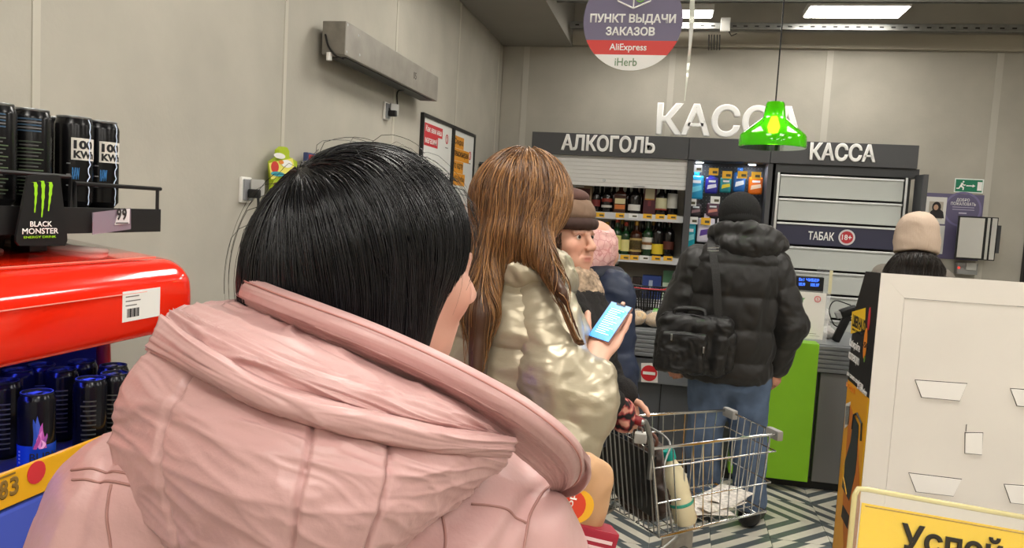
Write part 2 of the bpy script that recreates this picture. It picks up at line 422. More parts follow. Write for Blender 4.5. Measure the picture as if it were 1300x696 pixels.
tile_me = MB().box((-.149, -.149, -.012), (.149, .149, 0), .0015).mesh('tile', M_tile)
for i in range(17):
    for j in range(12):
        X, Y = XL + .16 + i * .3, 1.5 + j * .3
        o = put('tile', tile_me); o.location = (X, Y, 0); o.parent = floor
        o.rotation_euler.z = (0 if (i + (j // 2)) % 5 in (2, 3) else math.pi / 2) if i < 8 else (0 if (i * 3 + j) % 7 else math.pi / 2)
rest = MB(); 
for i in range(20):
    for j in range(15): rest.box((XL + .011 + i * .3, YF + j * .3, -.012), (XL + .309 + i * .3, YF + .298 + j * .3, 0))
for i in range(20):
    for j in range(5): rest.box((XL + .011 + i * .3, 5.1 + j * .3, -.012), (XL + .309 + i * .3, min(5.398 + j * .3, YB), 0))
tag(part('tile_field', rest, M_tile, floor), None, kind='stuff')

wl = struct('wall_left', MB().box((XL - .15, YF, 0), (XL - .012, YB, ZC)), M_strip)
for k in range(-3, 5):
    a, b = 1.62 + 1.205 * k, 1.62 + 1.205 * (k + 1)
    a, b = max(a, YF), min(b, YB)
    part('wall_panel', MB().box((XL - .012, a + .003, 0), (XL, b - .003, 2.975), .002), M_wall, wl)
    if a > YF: part('joint_strip', MB().box((XL, a - .012, 0), (XL + .003, a + .012, 2.975)), M_strip, wl)
wb = struct('wall_back', MB().box((XL - .15, YB + .012, 0), (XR, YB + .15, ZC)), M_wall)
for k in range(-1, 6):
    a, b = -.094 + 1.213 * (k - 1), -.094 + 1.213 * k
    a, b = max(a, XL), min(b, XR)
    if b - a < .05: continue
    part('wall_panel', MB().box((a + .003, YB, 0), (b - .003, YB + .012, 2.975), .002), M_wall, wb)
    part('joint_strip', MB().box((b - .024, YB - .004, 0), (b + .024, YB, 2.975)), M_strip2, wb)
part('ledge', MB().box((-.92, YB - .05, 2.985), (XR, YB + .012, 3.10), .006), mat('beige_paint', 'B5AE9E', .7), wb)
struct('wall_right', MB().box((XR, YF, 0), (XR + .15, YB, ZC)), M_wall)
struct('wall_front', MB().box((XL - .15, YF - .15, 0), (XR + .15, YF, ZC)), M_wall)
struct('ceiling', MB().box((XL - .15, YF, ZC), (XR, YB + .15, ZC + .1)), M_ceil)
struct('trim_1', MB().box((XL, YF, 2.975), (-.92, YB, ZC), .004), mat('soffit_paint', '97938B', .85, noise=.05, nscale=2))

# ceiling trays, lamps
M_slot = mat('slot_shadow', '2B2B2B', .9)
def tray(Y, label):
    t = thing('cable_tray', (1.8, Y, 3.05), label, 'cable tray', 'cable trays')
    part('channel', MB().box((-.9, Y, 3.05), (XR, Y + .004, 3.10)).box((-.9, Y, 3.096), (XR, Y + .05, 3.10)).box((-.9, Y + .046, 3.05), (XR, Y + .05, 3.10)).box((-.9, Y - .012, 3.05), (XR, Y, 3.054)), M_galv, t)
    m = MB()
    for k in range(68): m.box((-.86 + k * .08, Y - .0015, 3.068), (-.83 + k * .08, Y + .001, 3.078))
    tag(part('slot', m, M_slot, t), None, kind='stuff')
    for k in range(4): part('hanger_rod', MB().tube([(-.6 + k * 1.5, Y + .025, 3.1), (-.6 + k * 1.5, Y + .025, ZC)], .004), M_galv, t)
tray(6.24, 'perforated metal cable tray running just in front of the back wall')
tray(5.47, 'perforated metal cable tray at the upper edge, above the long bright lamp')
M_lamp = mat('lit_diffuser', 'FFFFFF', .5, emit=LAMP, emitc='FFFAF0')
def lamp(X0, X1, Y0, Y1, z, label):
    t = thing('ceiling_light', ((X0 + X1) / 2, (Y0 + Y1) / 2, z), label, 'ceiling light', 'ceiling panels')
    part('housing', MB().box((X0 - .012, Y0 - .012, z + .006), (X1 + .012, Y1 + .012, z + .05), .004), M_white, t)
    part('diffuser', MB().box((X0, Y0, z), (X1, Y1, z + .008)), M_lamp, t)
    for x in (X0 + .1, X1 - .1): part('hanger_wire', MB().tube([(x, (Y0 + Y1) / 2, z + .05), (x, (Y0 + Y1) / 2, ZC)], .003), M_galv, t)
lamp(.83, 1.46, 5.80, 6.09, 3.10, 'long bright ceiling lamp above the tobacco cabinet')
lamp(-.47, .175, 6.0, 6.2, 3.12, 'bright ceiling lamp partly hidden by the round hanging sign')
for y, ly in ((3.9, 'over the queue'), (1.7, 'over the cardboard display row'), (-.5, 'just behind the viewpoint'), (-2.2, 'near the front wall')):
    for x, lx in ((-.35, 'left'), (1.3, 'middle'), (3.0, 'right')): lamp(x - .3, x + .3, y - .3, y + .3, 3.12, f'square white ceiling panel {ly}, {lx} of its row')
b = thing('junction_box', (AY(921, 31, 6.2)), 'small white junction box clipped to the cable tray', 'junction box')
p = AY(921, 31, 6.2); part('lid', MB().box(p - (.035, .01, .05), p + (.035, .03, .05), .006), M_white, b); part('cable', MB().tube([p + (.03, .01, -.05), p + (.05, .02, -.08), p + (.09, .03, -.06)], .004), M_black, b)
m = MB()
for k in range(5):
    q = AY(900 + 3.5 * k, 44, 6.32); m.tube([q, q + (0.004, .03, -.05), q + (.01, .12, -.09), q + (.01, .2, -.03)], .004)
single('cable_bundle', m, M_dark2, 'bundle of thin cables dropping behind the cable tray', 'cables')

# ------------------------------------------------------------------ back wall counter wall
YC = 6.10
def X_(px, py=210, Y=YC): return AY(px, py, Y)[0]
def Z_(px, py, Y=YC): return AY(px, py, Y)[2]
t = thing('fascia', (.28, YC, 2.03), 'long dark grey sign board across the tops of the cabinets', 'sign board')
zf0, zf1 = 2.045, 2.212; xf = [-1.127, X_(873), X_(977), 1.685]
for a, b in zip(xf[:-1], xf[1:]): part('panel', MB().box((a + .002, YC - .02, zf0), (b - .002, YC + .3, zf1), .003), M_dark, t)
def wall_text(s, x0, y0, x1, y1, Y, m, parent, bold=.03, ext=0, name='lettering', sp=1.0):
    a = AY(x0, y1, Y); xm = (x0 + x1) / 2; z0 = Z_(xm, y1, Y); z1 = Z_(xm, y0, Y); wx = AY(x1, (y0 + y1) / 2, Y)[0] - a[0]
    return text(s, (a[0], Y, z0), UX, UZ, wx, z1 - z0, m, parent, bold, ext, name, sp=sp)
wall_text('АЛКОГОЛЬ', 712, 172, 832, 193, YC - .021, M_whiteL, t, .035, .012)
wall_text('КАССА', 1027, 182, 1112, 205, YC - .021, M_whiteL, t, .035, .012)
big = thing('wall_lettering', AY(925, 173, 6.3), 'large white letters standing above the dark sign board', 'lettering')
wall_text('КАССА', 832, 133, 1019, 175, 6.3, M_whiteL, big, .03, .03, 'letter')
part('stand', MB().box((X_(832, 173, 6.32), 6.31, 2.2), (X_(1019, 173, 6.32), 6.33, 2.235)), M_dark, big)

# alcohol cabinet
xa0, xa1 = X_(688, 300), X_(866, 300)
c = thing('alcohol_cabinet', ((xa0 + xa1) / 2, 6.3, 0), 'open dark cabinet with shelves of liquor bottles', 'cabinet')
part('side_panel', MB().box((xa0 - .03, YC, 0), (xa0, 6.56, zf0), .003), M_dark, c)
part('side_panel', MB().box((xa1, YC, 0), (xa1 + .05, 6.56, zf0), .003), M_dark, c)
part('back_panel', MB().box((xa0, 6.53, 0), (xa1, 6.56, zf0)), mat('cabinet_back', 'B9B3A4', .6), c)
zs1, zs2, zs3 = Z_(800, 271, 6.18), Z_(800, 324, 6.18), Z_(800, 379, 6.18)
M_shelf = mat('shelf_white', 'D8D6D0', .5)
M_rail = mat('price_rail', 'CFCFD2', .35)
for z in (zs1, zs2, zs3, .75, .4):
    s = part('shelf', MB().box((xa0, 6.16, z - .02), (xa1, 6.53, z), .002), M_shelf, c)
    part('price_rail', MB().box((xa0, 6.14, z - .052), (xa1, 6.16, z - .004), .002), M_rail, s)
sh = thing('roller_shutter', ((xa0 + xa1) / 2, 6.13, 1.86), 'white roller shutter rolled up at top of the liquor cabinet', 'shutter')
zt = Z_(790, 238, 6.13)
nsl = 8; hs = (zf0 + .01 - zt) / nsl
for k in range(nsl): part('slat', MB().box((xa0, 6.125, zt + k * hs + .0015), (xa1, 6.14, zt + (k + 1) * hs), .003), mat('shutter_white', 'DEDCD8', .4), sh)
for px in (733, 810): q = AY(px, 237, 6.12); part('handle', MB().tube([q + (-.03, 0, .0), q + (-.03, -.02, .0), q + (.05, -.02, .0), q + (.05, 0, .0)], .004), M_alu, sh)
q = AY(767, 229, 6.12); part('lock', MB().lathe([(0, 0), (.012, 0), (.012, .02)], 12, q, [UX, UZ, -UY]), M_alu, sh)
M_tagY = mat('yellow_price_tag', 'F2B92A', .5); M_tagW = mat('white_price_tag', 'EDEDEA', .5)
def ptag(px, py, w_, col, Y=6.138, h=.036):
    p = AY(px, py, Y); m = MB().box(p - (w_ / 2, .001, h / 2), p + (w_ / 2, .001, h / 2))
    t_ = part('card', m, col); t_ = rebase(t_); return t_, p
def price(px, py, w_, col, label, Y=6.138, h=.036):
    t_ = thing('price_tag', AY(px, py, Y), label, 'price tag', 'price tags')
    p = AY(px, py, Y); part('card', MB().box(p - (w_ / 2, .001, h / 2), p + (w_ / 2, .001, h / 2)), col, t_)
    part('print', MB().box(p - (w_ * .1, .0018, h * .25), p + (w_ * .4, .0012, h * .1)), flat('55503A'), t_)
ords = ['first', 'second', 'third', 'fourth', 'fifth', 'sixth', 'seventh', 'eighth', 'ninth', 'tenth']
for i, (px, wt) in enumerate(((762, 0), (787, 0), (804, 1), (822, 0), (838, 0), (853, 0))): price(px, 274 + (px - 800) * .03, .068, (M_tagY, M_tagW)[wt], f'{("yellow","white")[wt]} price tag on top liquor shelf, {ords[i]} from left')
for i, (px, wt) in enumerate(((779, 0), (793, 0), (805, 0), (818, 1), (833, 0), (848, 0))): price(px, 327 + (px - 800) * .03, .068, (M_tagY, M_tagW)[wt], f'{("yellow","white")[wt]} price tag on middle liquor shelf, {ords[i]} from left')
price(800, 381, .09, M_tagW, 'white price tag on the lowest liquor shelf')

# bottles
M_amber = mat('amber_glass', '3A1A0C', .08, spec=.7); M_green = mat('green_glass', '15361B', .08, spec=.7)
M_dkglass = mat('dark_glass', '120F0F', .08, spec=.7); M_gold = mat('gold_cap', 'B98F3E', .3, .8)
M_clear = mat('pale_glass', 'B98C6A', .1, spec=.7)
def bottle(px, py0, py1, half, z, gl, cap, labels, label, neck=.35, Y=6.27, square=False, capm=None):
    zt_ = Z_(px, py0, Y); H = zt_ - z; x = AY(px, (py0 + py1) / 2, Y)[0]; r = half; rn = r * neck
    t_ = thing('bottle', (x, Y, z), label, 'bottle', 'liquor bottles')
    prof = [(0, .0), (r * .95, .0), (r, .006), (r, H * .58), (r * .93, H * .64), (rn * 1.15, H * .74), (rn, H * .78), (rn, H * .9)]
    n = 4 if square else 16
    R = None
    if square: a = math.pi / 4; prof = [(q * 1.3, h) for q, h in prof[:5]] + prof[5:]; R = np.array([[math.cos(a), math.sin(a), 0], [-math.sin(a), math.cos(a), 0], [0, 0, 1]])
    part('glass', MB().lathe(prof, n, (x, Y, z), R), gl, t_, 'auto')
    part('cap', MB().lathe([(rn * 1.12, H * .88), (rn * 1.15, H), (0, H)], 12, (x, Y, z)), cap, t_, 'auto')
    for lo, hi, m_ in labels:
        if square: part('paper_label', MB().box((x - r * .8, Y - r * .935, z + lo * H), (x + r * .8, Y - r * .92, z + hi * H)), m_, t_)
        else: part('paper_label', MB().lathe([(r + .0008, lo * H), (r + .0008, hi * H)], 16, (x, Y, z), None, math.radians(200), math.radians(340)), m_, t_, True)
    return t_
f = flat
R1 = 270; R2 = 323.5; R3 = 378
bottle(757, 235, R1, .036, zs1, M_dkglass, M_black, [(.2, .45, f('6A1F1A'))], 'squat black bottle with dark red emblem, left of top liquor shelf', .55)
bottle(771, 235, R1, .044, zs1, M_dkglass, M_black, [(.38, .5, f('7A2A1E')), (.17, .26, f('C9C5BC'))], 'squat black bottle with white mark on top liquor shelf', .55)
bottle(788, 232, R1, .05, zs1, M_amber, M_gold, [(.3, .47, f('C9BE93')), (.12, .27, f('C0692B'))], 'square amber whiskey bottle with tall gold cap', .45, square=True)
bottle(806, 233, R1, .05, zs1, M_dkglass, M_amber, [(.1, .3, f('D8D5CF'))], 'dark whiskey bottle with wide white label on top shelf', .42)
bottle(840, 234, R1, .046, zs1, M_dkglass, f('C8BE9A'), [(.2, .55, f('CBC69F')), (.16, .22, f('A33A2A'))], 'dark bottle with cream shield label, top liquor shelf', .4)
bottle(854, 235, R1, .042, zs1, M_dkglass, M_black, [(.24, .72, f('BDBBB4'))], 'dark bottle with tall silver label at top shelf end', .75)
def giftbox(px0, py0, px1, py1, z, col, label, Y=6.26, dp=.09, extra=()):
    a = AY(px0, py1, Y)[0]; b_ = AY(px1, py1, Y)[0]; zt_ = Z_((px0 + px1) / 2, py0, Y); t_ = thing('gift_box', ((a + b_) / 2, Y, z), label, 'gift box')
    part('carton', MB().box((a, Y, z), (b_, Y + dp, zt_), .002), col, t_)
    for (u0, v0, u1, v1, m_) in extra: part('printed_panel', MB().box((a + (b_ - a) * u0, Y - .0012, z + (zt_ - z) * v0), (a + (b_ - a) * u1, Y, z + (zt_ - z) * v1)), m_, t_)
giftbox(816, 234, 832, R1, zs1, f('4A1A22'), 'burgundy whisky gift box with cream panel on top shelf', extra=[(.1, .52, .85, .85, f('CFC5A6')), (.1, .48, .85, .52, f('C98A35')), (.35, .28, .6, .45, f('6E2A2E'))])
giftbox(729, 236, 750, R1, zs1, f('8A7355'), 'brown framed gift box behind the brown hat on top shelf', extra=[(.12, .2, .88, .9, f('4A1E1A')), (.3, .45, .7, .8, f('7A5A44'))])
bottle(759, 280, R2, .034, zs2, M_dkglass, M_white, [(.55, .68, f('E4E0D5'))], 'dark bottle with white neck at left of middle shelf', .4)
bottle(770, 282, R2, .036, zs2, M_clear, M_gold, [(.15, .5, f('D9B9A5'))], 'pale pinkish bottle with peach label on middle shelf', .4)
bottle(783, 277, R2, .042, zs2, M_green, f('C4492B'), [(.12, .52, f('D6CF7E'))], 'taller green bottle with yellow label and red cap')
bottle(794, 282, R2, .038, zs2, M_green, f('B5402B'), [(.1, .46, f('D9D08A'))], 'shorter green bottle with yellow label and red cap')
bottle(807.5, 281, R2, .05, zs2, M_amber, M_gold, [(.1, .5, f('B59A5A')), (.16, .44, f('2A1E14'))], 'amber decanter bottle with gold framed black label')
bottle(822, 278, R2, .042, zs2, M_green, M_green, [(.18, .5, f('D9D6CB')), (.3, .38, f('A8703A'))], 'green bottle with white label on middle shelf')
bottle(835.5, 276, R2, .046, zs2, M_dkglass, M_black, [(.06, .32, f('E2C430'))], 'black long necked bottle with bright yellow label', .45)
bottle(849.5, 277, R2, .044, zs2, M_dkglass, f('A02A1F'), [(.2, .4, f('5A2A1E'))], 'dark bottle with red neck foil at middle shelf end', .38)
bottle(781.5, 330, R3, .048, zs3, M_green, M_white, [(.12, .44, f('D6CDA5'))], 'green bottle with cream label on the lowest liquor shelf')
bottle(769, 334, R3, .04, zs3, M_dkglass, M_white, [(.15, .42, f('CFC9A8'))], 'dark bottle half hidden behind the pink kerchief, lowest shelf')
giftbox(788, 352, 799, R3, zs3, f('2A1B18'), 'left small dark carton with white tag on lowest liquor shelf', extra=[(.15, .35, .8, .65, f('D8D6D2'))])
giftbox(801, 352, 812, R3, zs3, f('2A1B18'), 'right small dark carton with white tag on lowest liquor shelf', extra=[(.15, .35, .8, .65, f('D8D6D2'))])
giftbox(814, 350, 838, R3, zs3, f('2A3F7E'), 'dark blue carton with silver pen picture on lowest shelf', extra=[(.35, .35, .55, .8, f('A9B4C8'))])
giftbox(840, 344, 853, R3, zs3, f('B9C9B5'), 'pale green and white carton at right of lowest liquor shelf', extra=[(.0, .6, 1, 1, f('4F7A5A')), (.2, .1, .8, .4, f('DEDED8'))])

for i, (px, py0, z, hw) in enumerate(((764, 236, zs1, .036), (779, 233, zs1, .038), (797, 233, zs1, .04), (814, 236, zs1, .038), (847, 236, zs1, .038), (765, 282, zs2, .036), (777, 280, zs2, .036), (789, 279, zs2, .036), (801, 281, zs2, .036), (815, 280, zs2, .036), (829, 281, zs2, .036), (843, 279, zs2, .036))):
    bottle(px, py0, R1 if z == zs1 else R2, hw, z, (M_dkglass, M_amber, M_green)[i % 3 if z == zs2 else i % 2], (M_black, M_gold, M_green)[i % 3], [], f'plain bottle in the back row of the {"top" if z == zs1 else "middle"} liquor shelf, {ords[i if z == zs1 else i - 5]} from left', Y=6.40)
# pegboard bay
xp0, xp1 = X_(874, 300), X_(968, 300)
c = thing('pegboard_bay', ((xp0 + xp1) / 2, 6.3, 0), 'dark perforated bay with hanging packs between the two cabinets', 'display bay')
part('side_panel', MB().box((xp1, YC, 0), (xp1 + .035, 6.5, zf0), .003), M_dark, c)
part('pegboard', MB().box((xp0, 6.34, .5), (xp1, 6.36, zf0)), mat('pegboard_black', '2E3034', .5), c)
m = MB()
for i in range(21):
    for j in range(36):
        m.lathe([(0.0028, 0), (.0, .0015)], 5, (xp0 + .02 + i * (xp1 - xp0 - .04) / 20, 6.339, 1.0 + j * .029), [UX, UZ, -UY])
tag(part('peg_hole', m, mat('hole_glint', '8F9398', .5), c), None, kind='stuff')
part('base_cabinet', MB().box((xp0, 6.15, 0), (xp1, 6.36, .5), .003), M_dark, c)
for px in (888, 955):
    q = AY(px, 208, 6.2); q[2] = zf0 - .012
    o = part('spotlight', MB().lathe([(0, 0), (.032, 0), (.036, .012), (0, .012)], 16, q), M_alu, c); part('bulb_disc', MB().lathe([(0, -.001), (.026, -.001), (.026, .001)], 16, q), mat('spot_led', 'FFFFFF', .5, emit=110, emitc='EAF2FF'), o)
def pack(px0, py0, px1, py1, col, col2, label, Y=6.24):
    a = AY(px0, py1, Y); b_ = AY(px1, py0, Y); x0, x1 = a[0], b_[0]; z0, z1 = Z_((px0 + px1) / 2, py1, Y), Z_((px0 + px1) / 2, py0, Y)
    t_ = thing('hanging_pack', ((x0 + x1) / 2, Y, z0), label, 'pack', 'packs hanging on the pegboard')
    part('pouch', MB().box((x0, Y - .02, z0), (x1, Y + .02, z1), .018), mat('pack_' + col, col, .3, coat=.4), t_, True)
    w_, h_ = x1 - x0, z1 - z0
    part('printed_patch', MB().prism([(x0 + .15 * w_, Y - .021, z0 + .25 * h_), (x0 + .9 * w_, Y - .021, z0 + .4 * h_), (x0 + .85 * w_, Y - .021, z0 + .6 * h_), (x0 + .2 * w_, Y - .021, z0 + .5 * h_)], -UY, .001), f(col2), t_)
    part('printed_line', MB().box((x0 + .25 * w_, Y - .0222, z0 + .68 * h_), (x0 + .8 * w_, Y - .0205, z0 + .8 * h_)), f('E8EEF2'), t_)
    part('hook', MB().tube([((x0 + x1) / 2, 6.34, z1 + .02), ((x0 + x1) / 2, Y - .05, z1 + .02)], .003), M_alu, t_)
    part('header', MB().box(((x0 + x1) / 2 - .02, Y - .001, z1 - .01), ((x0 + x1) / 2 + .02, Y + .001, z1 + .035)), mat('pack_' + col, col), t_)
pack(873, 223, 894, 253, '1B96C8', '6FD0EA', 'cyan pack of razors at the left of the pegboard top row')
pack(894.5, 225, 912, 246, '2F2C9C', 'D9D9EA', 'indigo pack with white print on pegboard top row')
pack(913, 225, 929, 245, '1E7F86', 'D8C832', 'teal pack with yellow stripe on pegboard top row')
pack(930, 219, 947, 244, '1560AC', 'DDE6EE', 'royal blue pack with white print on pegboard top row')
pack(949, 225, 969, 247, 'EC7415', 'F6D9B8', 'orange pack at the right of the pegboard top row')
pack(875, 259, 891, 275, '3A3338', '8D6D72', 'small dark grey pack on pegboard middle row')
pack(896, 258, 913, 275, '5A3A46', 'D58A7C', 'small maroon pack with pink print on pegboard middle row')
pack(866, 284, 884, 316, '13A0B4', '8ADCE2', 'turquoise tall pack on pegboard lower row')
pack(884, 277, 908, 308, 'D9D3E2', '5A3A94', 'white and violet pack on pegboard lower row')
pack(909, 277, 921, 300, 'E6E4E4', 'C9C2CC', 'plain white pack on pegboard lower row, beside the black beanie')
for i, (px, py, wt) in enumerate(((885.5, 214, 1), (906, 218, 0), (923, 222, 0), (942.5, 222, 0), (960, 223, 0), (878, 257, 1), (908, 254, 1), (880, 280, 1), (896, 281, 0))):
    price(px, py, .07, (M_tagY, M_tagW)[wt], ['white price tag above the cyan razor pack', 'yellow price tag above the indigo pack', 'yellow price tag above the teal pack', 'yellow price tag above the royal blue pack', 'yellow price tag above the orange pack', 'white price tag above the small dark grey pack', 'white price tag above the small maroon pack', 'white price tag above the turquoise tall pack', 'yellow price tag on the white and violet pack'][i], 6.185, .055)

# tobacco cabinet
xt0, xt1 = X_(978, 300), X_(1160, 300)
c = thing('tobacco_cabinet', ((xt0 + xt1) / 2, 6.3, 0), 'closed tobacco cabinet with wide pale slats and dark frame', 'cabinet')
part('frame', MB().box((xt0, YC + .01, 1.98), (xt1, 6.5, zf0 + .0), .003), M_dark2, c)
part('side_panel', MB().box((xt0, YC + .01, 0), (xt0 + .02, 6.5, 1.98), .003), M_dark2, c)
part('back_panel', MB().box((xt0, 6.3, 0), (xt1, 6.32, 1.98)), M_black, c)
part('hinge_bracket', MB().box(AY(1060, 205, 6.09) - (.04, .0, .02), AY(1060, 205, 6.09) + (.04, .02, .02), .003), M_black, c)
M_slat = mat('pale_slat', 'C6C9C4', .4, noise=.03, nscale=2); M_lip = mat('slat_lip', 'E6E8E8', .25, .3)
M_navy = mat('navy_panel', '34344A', .4)
zsl = 1.965; x0, x1 = X_(985, 300), X_(1142, 300)
part('guide_rail', MB().box((x0 - .022, YC + .0, 0), (x0 - .006, YC + .06, 1.98)), M_alu, c); part('guide_rail', MB().box((x1 + .006, YC, 0), (x1 + .022, YC + .06, 1.98)), M_alu, c)
for k in range(9):
    zt_ = zsl - k * .176; zb_ = zt_ - .158
    s = part('slat', MB().box((x0, YC + .02, zb_), (x1, YC + .05, zt_), .004), M_navy if k == 2 else M_slat, c)
    part('slat_lip', MB().box((x0, YC + .005, zt_ - .012), (x1, YC + .022, zt_ + .002), .002), M_lip, s)
    if k == 2:
        zm = (zt_ + zb_) / 2 - .006; xa = X_(1027, 295); xb = X_(1060, 297)
        text('ТАБАК', (xa, YC + .0195, zm - .032), UX, UZ, xb - xa, .062, M_whiteL, s, .02)
        xc = X_(1076, 298); part('age_badge_ring', MB().lathe([(0, 0), (.058, 0), (.058, .001), (0, .001)], 24, (xc, YC + .0195, zm), [UX, UZ, -UY]), f('D9D4D6'), s)
        part('age_badge', MB().lathe([(0, 0), (.045, 0), (.045, .002), (0, .002)], 24, (xc, YC + .0195, zm), [UX, UZ, -UY]), f('C23A40'), s)
        text('18+', (xc - .034, YC + .0165, zm - .02), UX, UZ, .068, .04, M_whiteL, s, .02)
d = part('side_door', MB().obox((xt1 - .012, 6.03, 1.0), [unit((.12, -.99, 0)), unit((.99, .12, 0)), UZ], (.07, .010, 1.0), .003), M_dark2, c)
part('door_edge', MB().obox((xt1 - .0, 5.955, 1.0), [UX, UY, UZ], (.016, .012, 1.0), .002), M_dark, d)

# back wall right: info board, exit sign, frames, dark door
yw = YB - .004
t = thing('info_board', AY(1205, 330, yw), 'purple information board with photo card on back wall', 'notice board')
xa, xb = X_(1162, 290, yw), X_(1245, 290, yw); za, zb = Z_(1205, 329, yw), Z_(1205, 246, yw)
part('board', MB().box((xa, yw - .008, za), (xb, yw, zb), .001), mat('purple_print', '645D7C', .45), t)
def card(x0, y0, x1, y1, Y, m_, par, name='card', th=.002):
    xa_, xb_ = X_(x0, (y0 + y1) / 2, Y), X_(x1, (y0 + y1) / 2, Y); za_, zb_ = Z_((x0 + x1) / 2, y1, Y), Z_((x0 + x1) / 2, y0, Y)
    return part(name, MB().box((xa_, Y - th, za_), (xb_, Y, zb_)), m_, par)
card(1171, 250, 1201, 284, yw - .008, f('E4E1DC'), t, 'photo_card'); card(1179, 256, 1197, 278, yw - .010, f('BBB2A4'), t, 'portrait_backdrop')
q = AY(1189, 272, yw - .0125); part('portrait_figure', MB().prism([q + (-.055, 0, -.03), q + (.055, 0, -.03), q + (.045, 0, .02), q + (.02, 0, .04), q + (-.02, 0, .04), q + (-.045, 0, .02)], -UY, .0006), f('2A2427'), t)
q = AY(1189, 263, yw - .0135); part('portrait_hair', MB().lathe([(0, 0), (.032, 0), (.032, .0004), (0, .0004)], 14, q, [UX, UZ * 1.3, -UY]), f('241D1C'), t); part('portrait_face', MB().lathe([(0, 0), (.017, 0), (.017, .0004), (0, .0004)], 14, q + (-.004, -.0008, -.002), [UX, UZ * 1.3, -UY]), f('C79F84'), t)
card(1172, 286, 1198, 322, yw - .008, f('E0DFDA'), t, 'notice_sheet')
q = AY(1184, 305, yw - .011); part('blue_circle', MB().lathe([(.018, 0), (.045, 0), (.045, .0004), (.018, .0004)], 20, q, [UX, UZ, -UY]), f('7AAED0'), t)
q = AY(1190, 314, yw - .011); part('green_dot', MB().lathe([(0, 0), (.011, 0), (.011, .0004), (0, .0004)], 12, q, [UX, UZ, -UY]), f('3E7A3A'), t)
q = AY(1228, 258, yw - .0085); part('ring_print', MB().lathe([(.12, 0), (.135, 0), (.135, .0004), (.12, .0004)], 32, q + (-.03, 0, -.05), [UX, UZ, -UY]), f('7A739A'), t)
wall_text('ДОБРО', 1214, 252, 1231, 256.5, yw - .0095, M_whiteL, t, .004); wall_text('ПОЖАЛОВАТЬ', 1207, 257, 1239, 261, yw - .0095, M_whiteL, t, .004)
for y in (263, 266): card(1209, y, 1237, y + .9, yw - .0088, f('B5B0C6'), t, 'printed_line', .0008)
card(1217, 270, 1227, 271.5, yw - .0088, f('C9C5D6'), t, 'printed_line', .0008)
t = thing('exit_sign', AY(1230, 245, yw), 'green emergency exit sign with running figure and arrow', 'exit sign')
card(1211.5, 227, 1248.5, 245, yw, f('E9F2EC'), t, 'plate', .004); card(1213, 228.3, 1247, 243.7, yw - .004, mat('exit_green', '0E7A58', .4), t, 'green_field', .001)
ye = yw - .0055; o_ = AY(1230, 236, ye)
def poly(pts, m_, par, name): return part(name, MB().prism([o_ + (x * .01, 0, y * .01) for x, y in pts], -UY, .0006), m_, par)
poly([(6, -3.4), (9.2, -3.4), (9.2, 3.2), (6, 3.2)], M_whiteL, t, 'door_pictogram')
poly([(-1.8, -.4), (2.6, -.4), (2.6, -1.2), (4.6, 0), (2.6, 1.2), (2.6, .4), (-1.8, .4)], M_whiteL, t, 'arrow')
poly([(-6.2, 2.0), (-4.9, 1.6), (-3.6, -.2), (-2.4, .2), (-2.2, .9), (-3.6, .7), (-4.2, 1.9), (-5, 2.2)], M_whiteL, t, 'runner_arm')
poly([(-5.3, 1.8), (-4.3, 1.5), (-4.6, -.3), (-3.2, -1.4), (-3.4, -3.4), (-4.2, -3.4), (-4.2, -1.9), (-5.6, -1.0), (-6.6, -2.6), (-8.6, -2.6), (-8.6, -1.9), (-7.1, -1.8)], M_whiteL, t, 'runner_body')
poly([(-4.6, 2.5), (-3.9, 2.2), (-3.3, 2.7), (-3.5, 3.4), (-4.2, 3.6), (-4.7, 3.1)], M_whiteL, t, 'runner_head')
t = thing('flip_frame_display', AY(1238, 331, 6.5), 'wall mounted flip display with several black framed sheets', 'display')
for k, (a, b_) in enumerate(((1214, 1250), (1250, 1256), (1256, 1265))):
    Yk = 6.42 + .02 * k
    xa_, xb_ = X_(a, 302, Yk), X_(b_, 302, Yk); za_, zb_ = Z_(1240, 330, Yk), Z_(1240, 275, Yk)
    fr = part('frame', MB().box((xa_, Yk - .006, za_), (xb_, Yk + .006, zb_), .002), M_black, t)
    e = .012 if k == 0 else .007
    part('sheet', MB().box((xa_ + e, Yk - .0075, za_ + e), (xb_ - e, Yk - .005, zb_ - e)), f('C9C7C0', .3), fr)
part('bracket', MB().box((X_(1262, 300, 6.5), 6.44, Z_(1240, 320, 6.5)), (X_(1266, 300, 6.5), YB, Z_(1240, 285, 6.5))), M_dark2, t)
t = thing('wall_reader', AY(1225, 345, 6.55), 'small grey wall reader with red light below the flip display', 'wall device')
card(1212, 334, 1238, 348, 6.57, mat('grey_plastic', '8D8D8B', .45), t, 'casing', .05); card(1226, 334, 1239, 343, 6.52, f('B9B8B2'), t, 'cover', .01); card(1216, 339, 1218.5, 341, 6.519, mat('red_led', 'E02A20', .5, emit=2), t, 'indicator', .004)
t = thing('framed_notice', (3.0, 6.55, 1.0), 'tall black framed board with white lettering at right edge', 'notice board')
xa = 2.625; part('frame', MB().box((xa, 6.55, .9), (3.4, 6.6, 2.25), .004), M_black, t); part('board', MB().box((xa + .05, 6.545, .95), (3.35, 6.552, 2.2)), f('303338'), t)
for k in range(9): part('printed_mark', MB().box((xa + .07, 6.5425, 1.22 + k * .075), (xa + .10 + .012 * (k % 3), 6.5445, 1.25 + k * .075)), M_whiteL, t)

